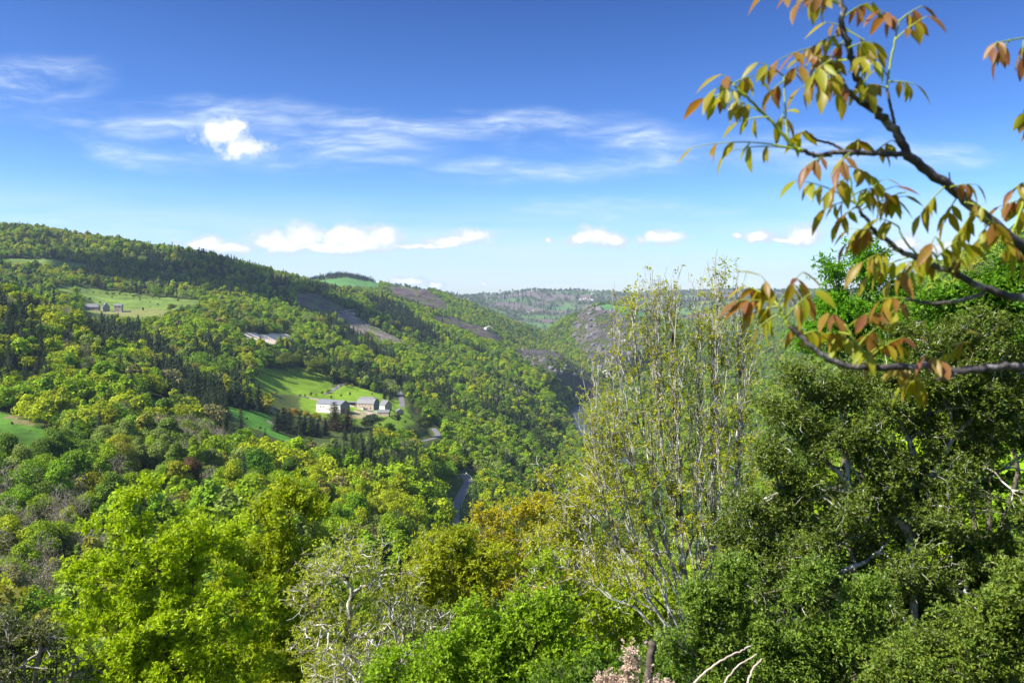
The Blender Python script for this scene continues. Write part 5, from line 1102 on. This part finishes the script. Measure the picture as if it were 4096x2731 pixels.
LV = [(842, 5, 800, 2, 2, .35), (839, 2, 765, -6, 2, .5), (846, 35, 815, 45, 2, .5), (848, 50, 792, 36, 3, .6), (846, 60, 800, 58, 3, .5), (838, 72, 800, 88, 3, .5), (845, 45, 778, 60, 3, .7), (848, 48, 872, 42, 2, .3), (846, 30, 878, 52, 2, .5), (843, 18, 872, 2, 2, .6), (843, 8, 806, -8, 2, .4), (832, 60, 812, 76, 2, .4), (852, 66, 835, 100, 2, .4), (850, 55, 826, 50, 3, .2), (840, 76, 842, 96, 2, .6), (855, 75, 868, 88, 2, .5),
      (784, 76, 758, 62, 2, .6), (785, 80, 768, 96, 2, .8), (785, 77, 800, 66, 2, .6), (765, 115, 728, 98, 3, .4), (745, 95, 704, 98, 3, .5), (735, 86, 722, 74, 2, .6), (745, 96, 716, 88, 2, .3), (768, 117, 738, 122, 2, .3), (778, 128, 784, 112, 2, .3), (750, 100, 722, 110, 2, .6), (733, 84, 755, 76, 2, .4),
      (793, 148, 693, 147, 3, .35), (796, 149, 728, 151, 2, .1), (805, 131, 800, 136, 1, .2), (895, 40, 927, 16, 2, .7), (899, 22, 880, 10, 2, .8), (898, 22, 922, 6, 2, .8), (889, 72, 932, 66, 3, .35), (888, 82, 915, 84, 2, .4), (889, 78, 868, 56, 2, .1), (890, 62, 902, 52, 2, .2), (887, 88, 862, 84, 2, .2),
      (832, 156, 806, 166, 2, .8), (850, 153, 838, 168, 2, .6), (873, 154, 892, 140, 2, .7), (858, 154, 858, 138, 2, .7), (850, 178, 830, 190, 2, .4), (846, 166, 872, 176, 2, .3), (856, 204, 796, 180, 3, .3), (854, 198, 780, 176, 3, .65), (855, 200, 826, 208, 2, .35), (857, 205, 884, 178, 3, .4), (853, 195, 872, 188, 2, .3), (858, 206, 895, 186, 2, .5),
      (857, 206, 838, 222, 2, .4), (860, 210, 905, 196, 3, .4), (948, 186, 908, 187, 3, .5), (950, 187, 976, 184, 2, .7), (945, 186, 920, 215, 2, .4), (958, 196, 944, 222, 2, .4), (965, 202, 990, 212, 2, .3), (975, 210, 960, 232, 3, .3), (985, 218, 1004, 236, 3, .55), (990, 222, 978, 240, 2, .3), (1010, 238, 1020, 262, 2, .6),
      (898, 228, 915, 215, 2, .5), (898, 226, 880, 218, 2, .3), (880, 235, 850, 228, 2, .6), (876, 233, 846, 244, 3, .6), (900, 249, 862, 262, 3, .5), (912, 256, 868, 276, 3, .45), (928, 264, 890, 280, 2, .5), (930, 265, 958, 240, 3, .25), (925, 262, 935, 236, 2, .2), (940, 268, 925, 250, 2, .3), (953, 272, 968, 244, 2, .5), (930, 265, 905, 262, 2, .25),
      (777, 303, 746, 286, 3, .6), (777, 304, 738, 300, 3, .7), (778, 302, 762, 276, 3, .5), (779, 303, 802, 272, 3, .6), (781, 308, 800, 284, 2, .4), (782, 312, 760, 326, 2, .3), (788, 325, 800, 330, 2, .7), (800, 336, 818, 330, 2, .5), (779, 306, 756, 312, 2, .3), (785, 318, 815, 290, 2, .5),
      (845, 324, 828, 312, 2, .6), (847, 328, 872, 312, 3, .5), (850, 334, 822, 334, 2, .5), (858, 346, 838, 336, 2, .3), (866, 356, 892, 340, 3, .6), (858, 346, 880, 326, 2, .5), (905, 298, 880, 300, 3, .6), (906, 298, 896, 312, 2, .6), (868, 358, 912, 334, 3, .7),
      (880, 366, 862, 350, 2, .3), (910, 366, 893, 366, 2, .5), (912, 366, 920, 385, 2, .7), (932, 378, 905, 384, 3, .4), (934, 378, 945, 350, 2, .3), (940, 376, 968, 332, 3, .45), (953, 370, 925, 355, 2, .7)]
LV = [q for k, q in enumerate(LV) if k not in (3, 12, 13, 25, 33, 36, 45, 52, 61)] + [(848, 60, 822, 66, 3, .6), (846, 40, 832, 52, 2, .8), (852, 62, 862, 58, 2, .5), (841, 70, 826, 84, 2, .7), (849, 30, 826, 22, 2, .5), (905, 192, 884, 200, 2, .5), (870, 222, 858, 236, 2, .5)]
for q, (a, b_, c, d, n_, cp) in enumerate(LV): compound(a, b_, c, d, 2.5 + .25 * ((q * 37) % 10) / 10 if q > 3 else 2.6, n_, cp)
for (a, b_, c, d) in ((1000, 42, 994, 48), (1010, 40, 998, 56), (1024, 40, 1022, 58), (1030, 180, 1012, 190), (1028, 186, 1022, 210), (1024, 200, 1000, 206), (1024, 110, 1026, 116)): compound(a, b_, c, d, 2.83, 2, .7)

#print(len(LV))

# ------------------------------------------------------------------ unseen cumulus added outside the frame to shade the wood behind the upper farm
M_SHADECLOUD = noisy('shade_cloud_white', [(0.3, (0.85, 0.85, 0.86)), (0.7, (0.92, 0.92, 0.92))], 0.01, 1.0, 0.0)
def shade_cloud(target_list, height, label):
    rng = np.random.RandomState(5); Vs = []; Fs = []; off = 0
    for (tx, ty, r) in target_list:
        tz = float(ground(tx, ty)); k = (height - tz) / sd[2]; c = np.array([tx + sd[0] * k, ty + sd[1] * k, height])
        n, m_ = 40, 20; th = np.linspace(0, PI, m_ + 1)[:, None] * np.ones(n); ph = np.arange(n) * 2 * PI / n * np.ones((m_ + 1, 1))
        P_ = np.stack([np.sin(th) * np.cos(ph), np.sin(th) * np.sin(ph), np.cos(th)], -1).reshape(-1, 3)
        P_ *= (1 + 0.45 * fbm(P_[:, 0] * 2 + P_[:, 2] * 3 + tx, P_[:, 1] * 2 - P_[:, 2] * 2 + ty, 1.1, 5, 0.6))[:, None]
        P_ = P_ * [r, r, r * .35] + c; id_ = np.arange(len(P_)).reshape(m_ + 1, n) + off; nx_ = np.roll(id_, -1, 1); off += len(P_)
        Vs.append(P_); Fs.append(np.stack([id_[:-1], nx_[:-1], nx_[1:], id_[1:]], -1).reshape(-1, 4))
    put_tag(link('shade_cloud', raw_mesh('shade_cloud', np.concatenate(Vs), [np.concatenate(Fs)], [M_SHADECLOUD], smooth=True)), label, 'shade_cloud')
tl = []
for px, py, r in ((120, 274, 85), (165, 280, 100), (210, 284, 110), (250, 290, 105), (290, 297, 95), (325, 303, 80), (230, 268, 70)):
    x, y, z = hit(px, py, 1000); tl.append((x, y, r))
shade_cloud(tl, 1500, 'unseen white cumulus added high outside the frame to shade the left slope')

# ------------------------------------------------------------------ air
hz = boxobj('haze', [(-9000, 9000, -150, 9600, -330, 420)], None, None)
mh = bpy.data.materials.new('air'); mh.use_nodes = True; t = NT(mh.node_tree); t.n.clear()
pv = t.new('ShaderNodeVolumePrincipled'); pv.inputs['Color'].default_value = (0.62, 0.78, 1.0, 1); pv.inputs['Density'].default_value = 5.2e-5; pv.inputs['Anisotropy'].default_value = 0.2
mo = t.new('ShaderNodeOutputMaterial'); t.l.new(pv.outputs[0], mo.inputs['Volume'])
hz.data.materials.clear(); hz.data.materials.append(mh); hz['kind'] = 'stuff'
hz.data.update()
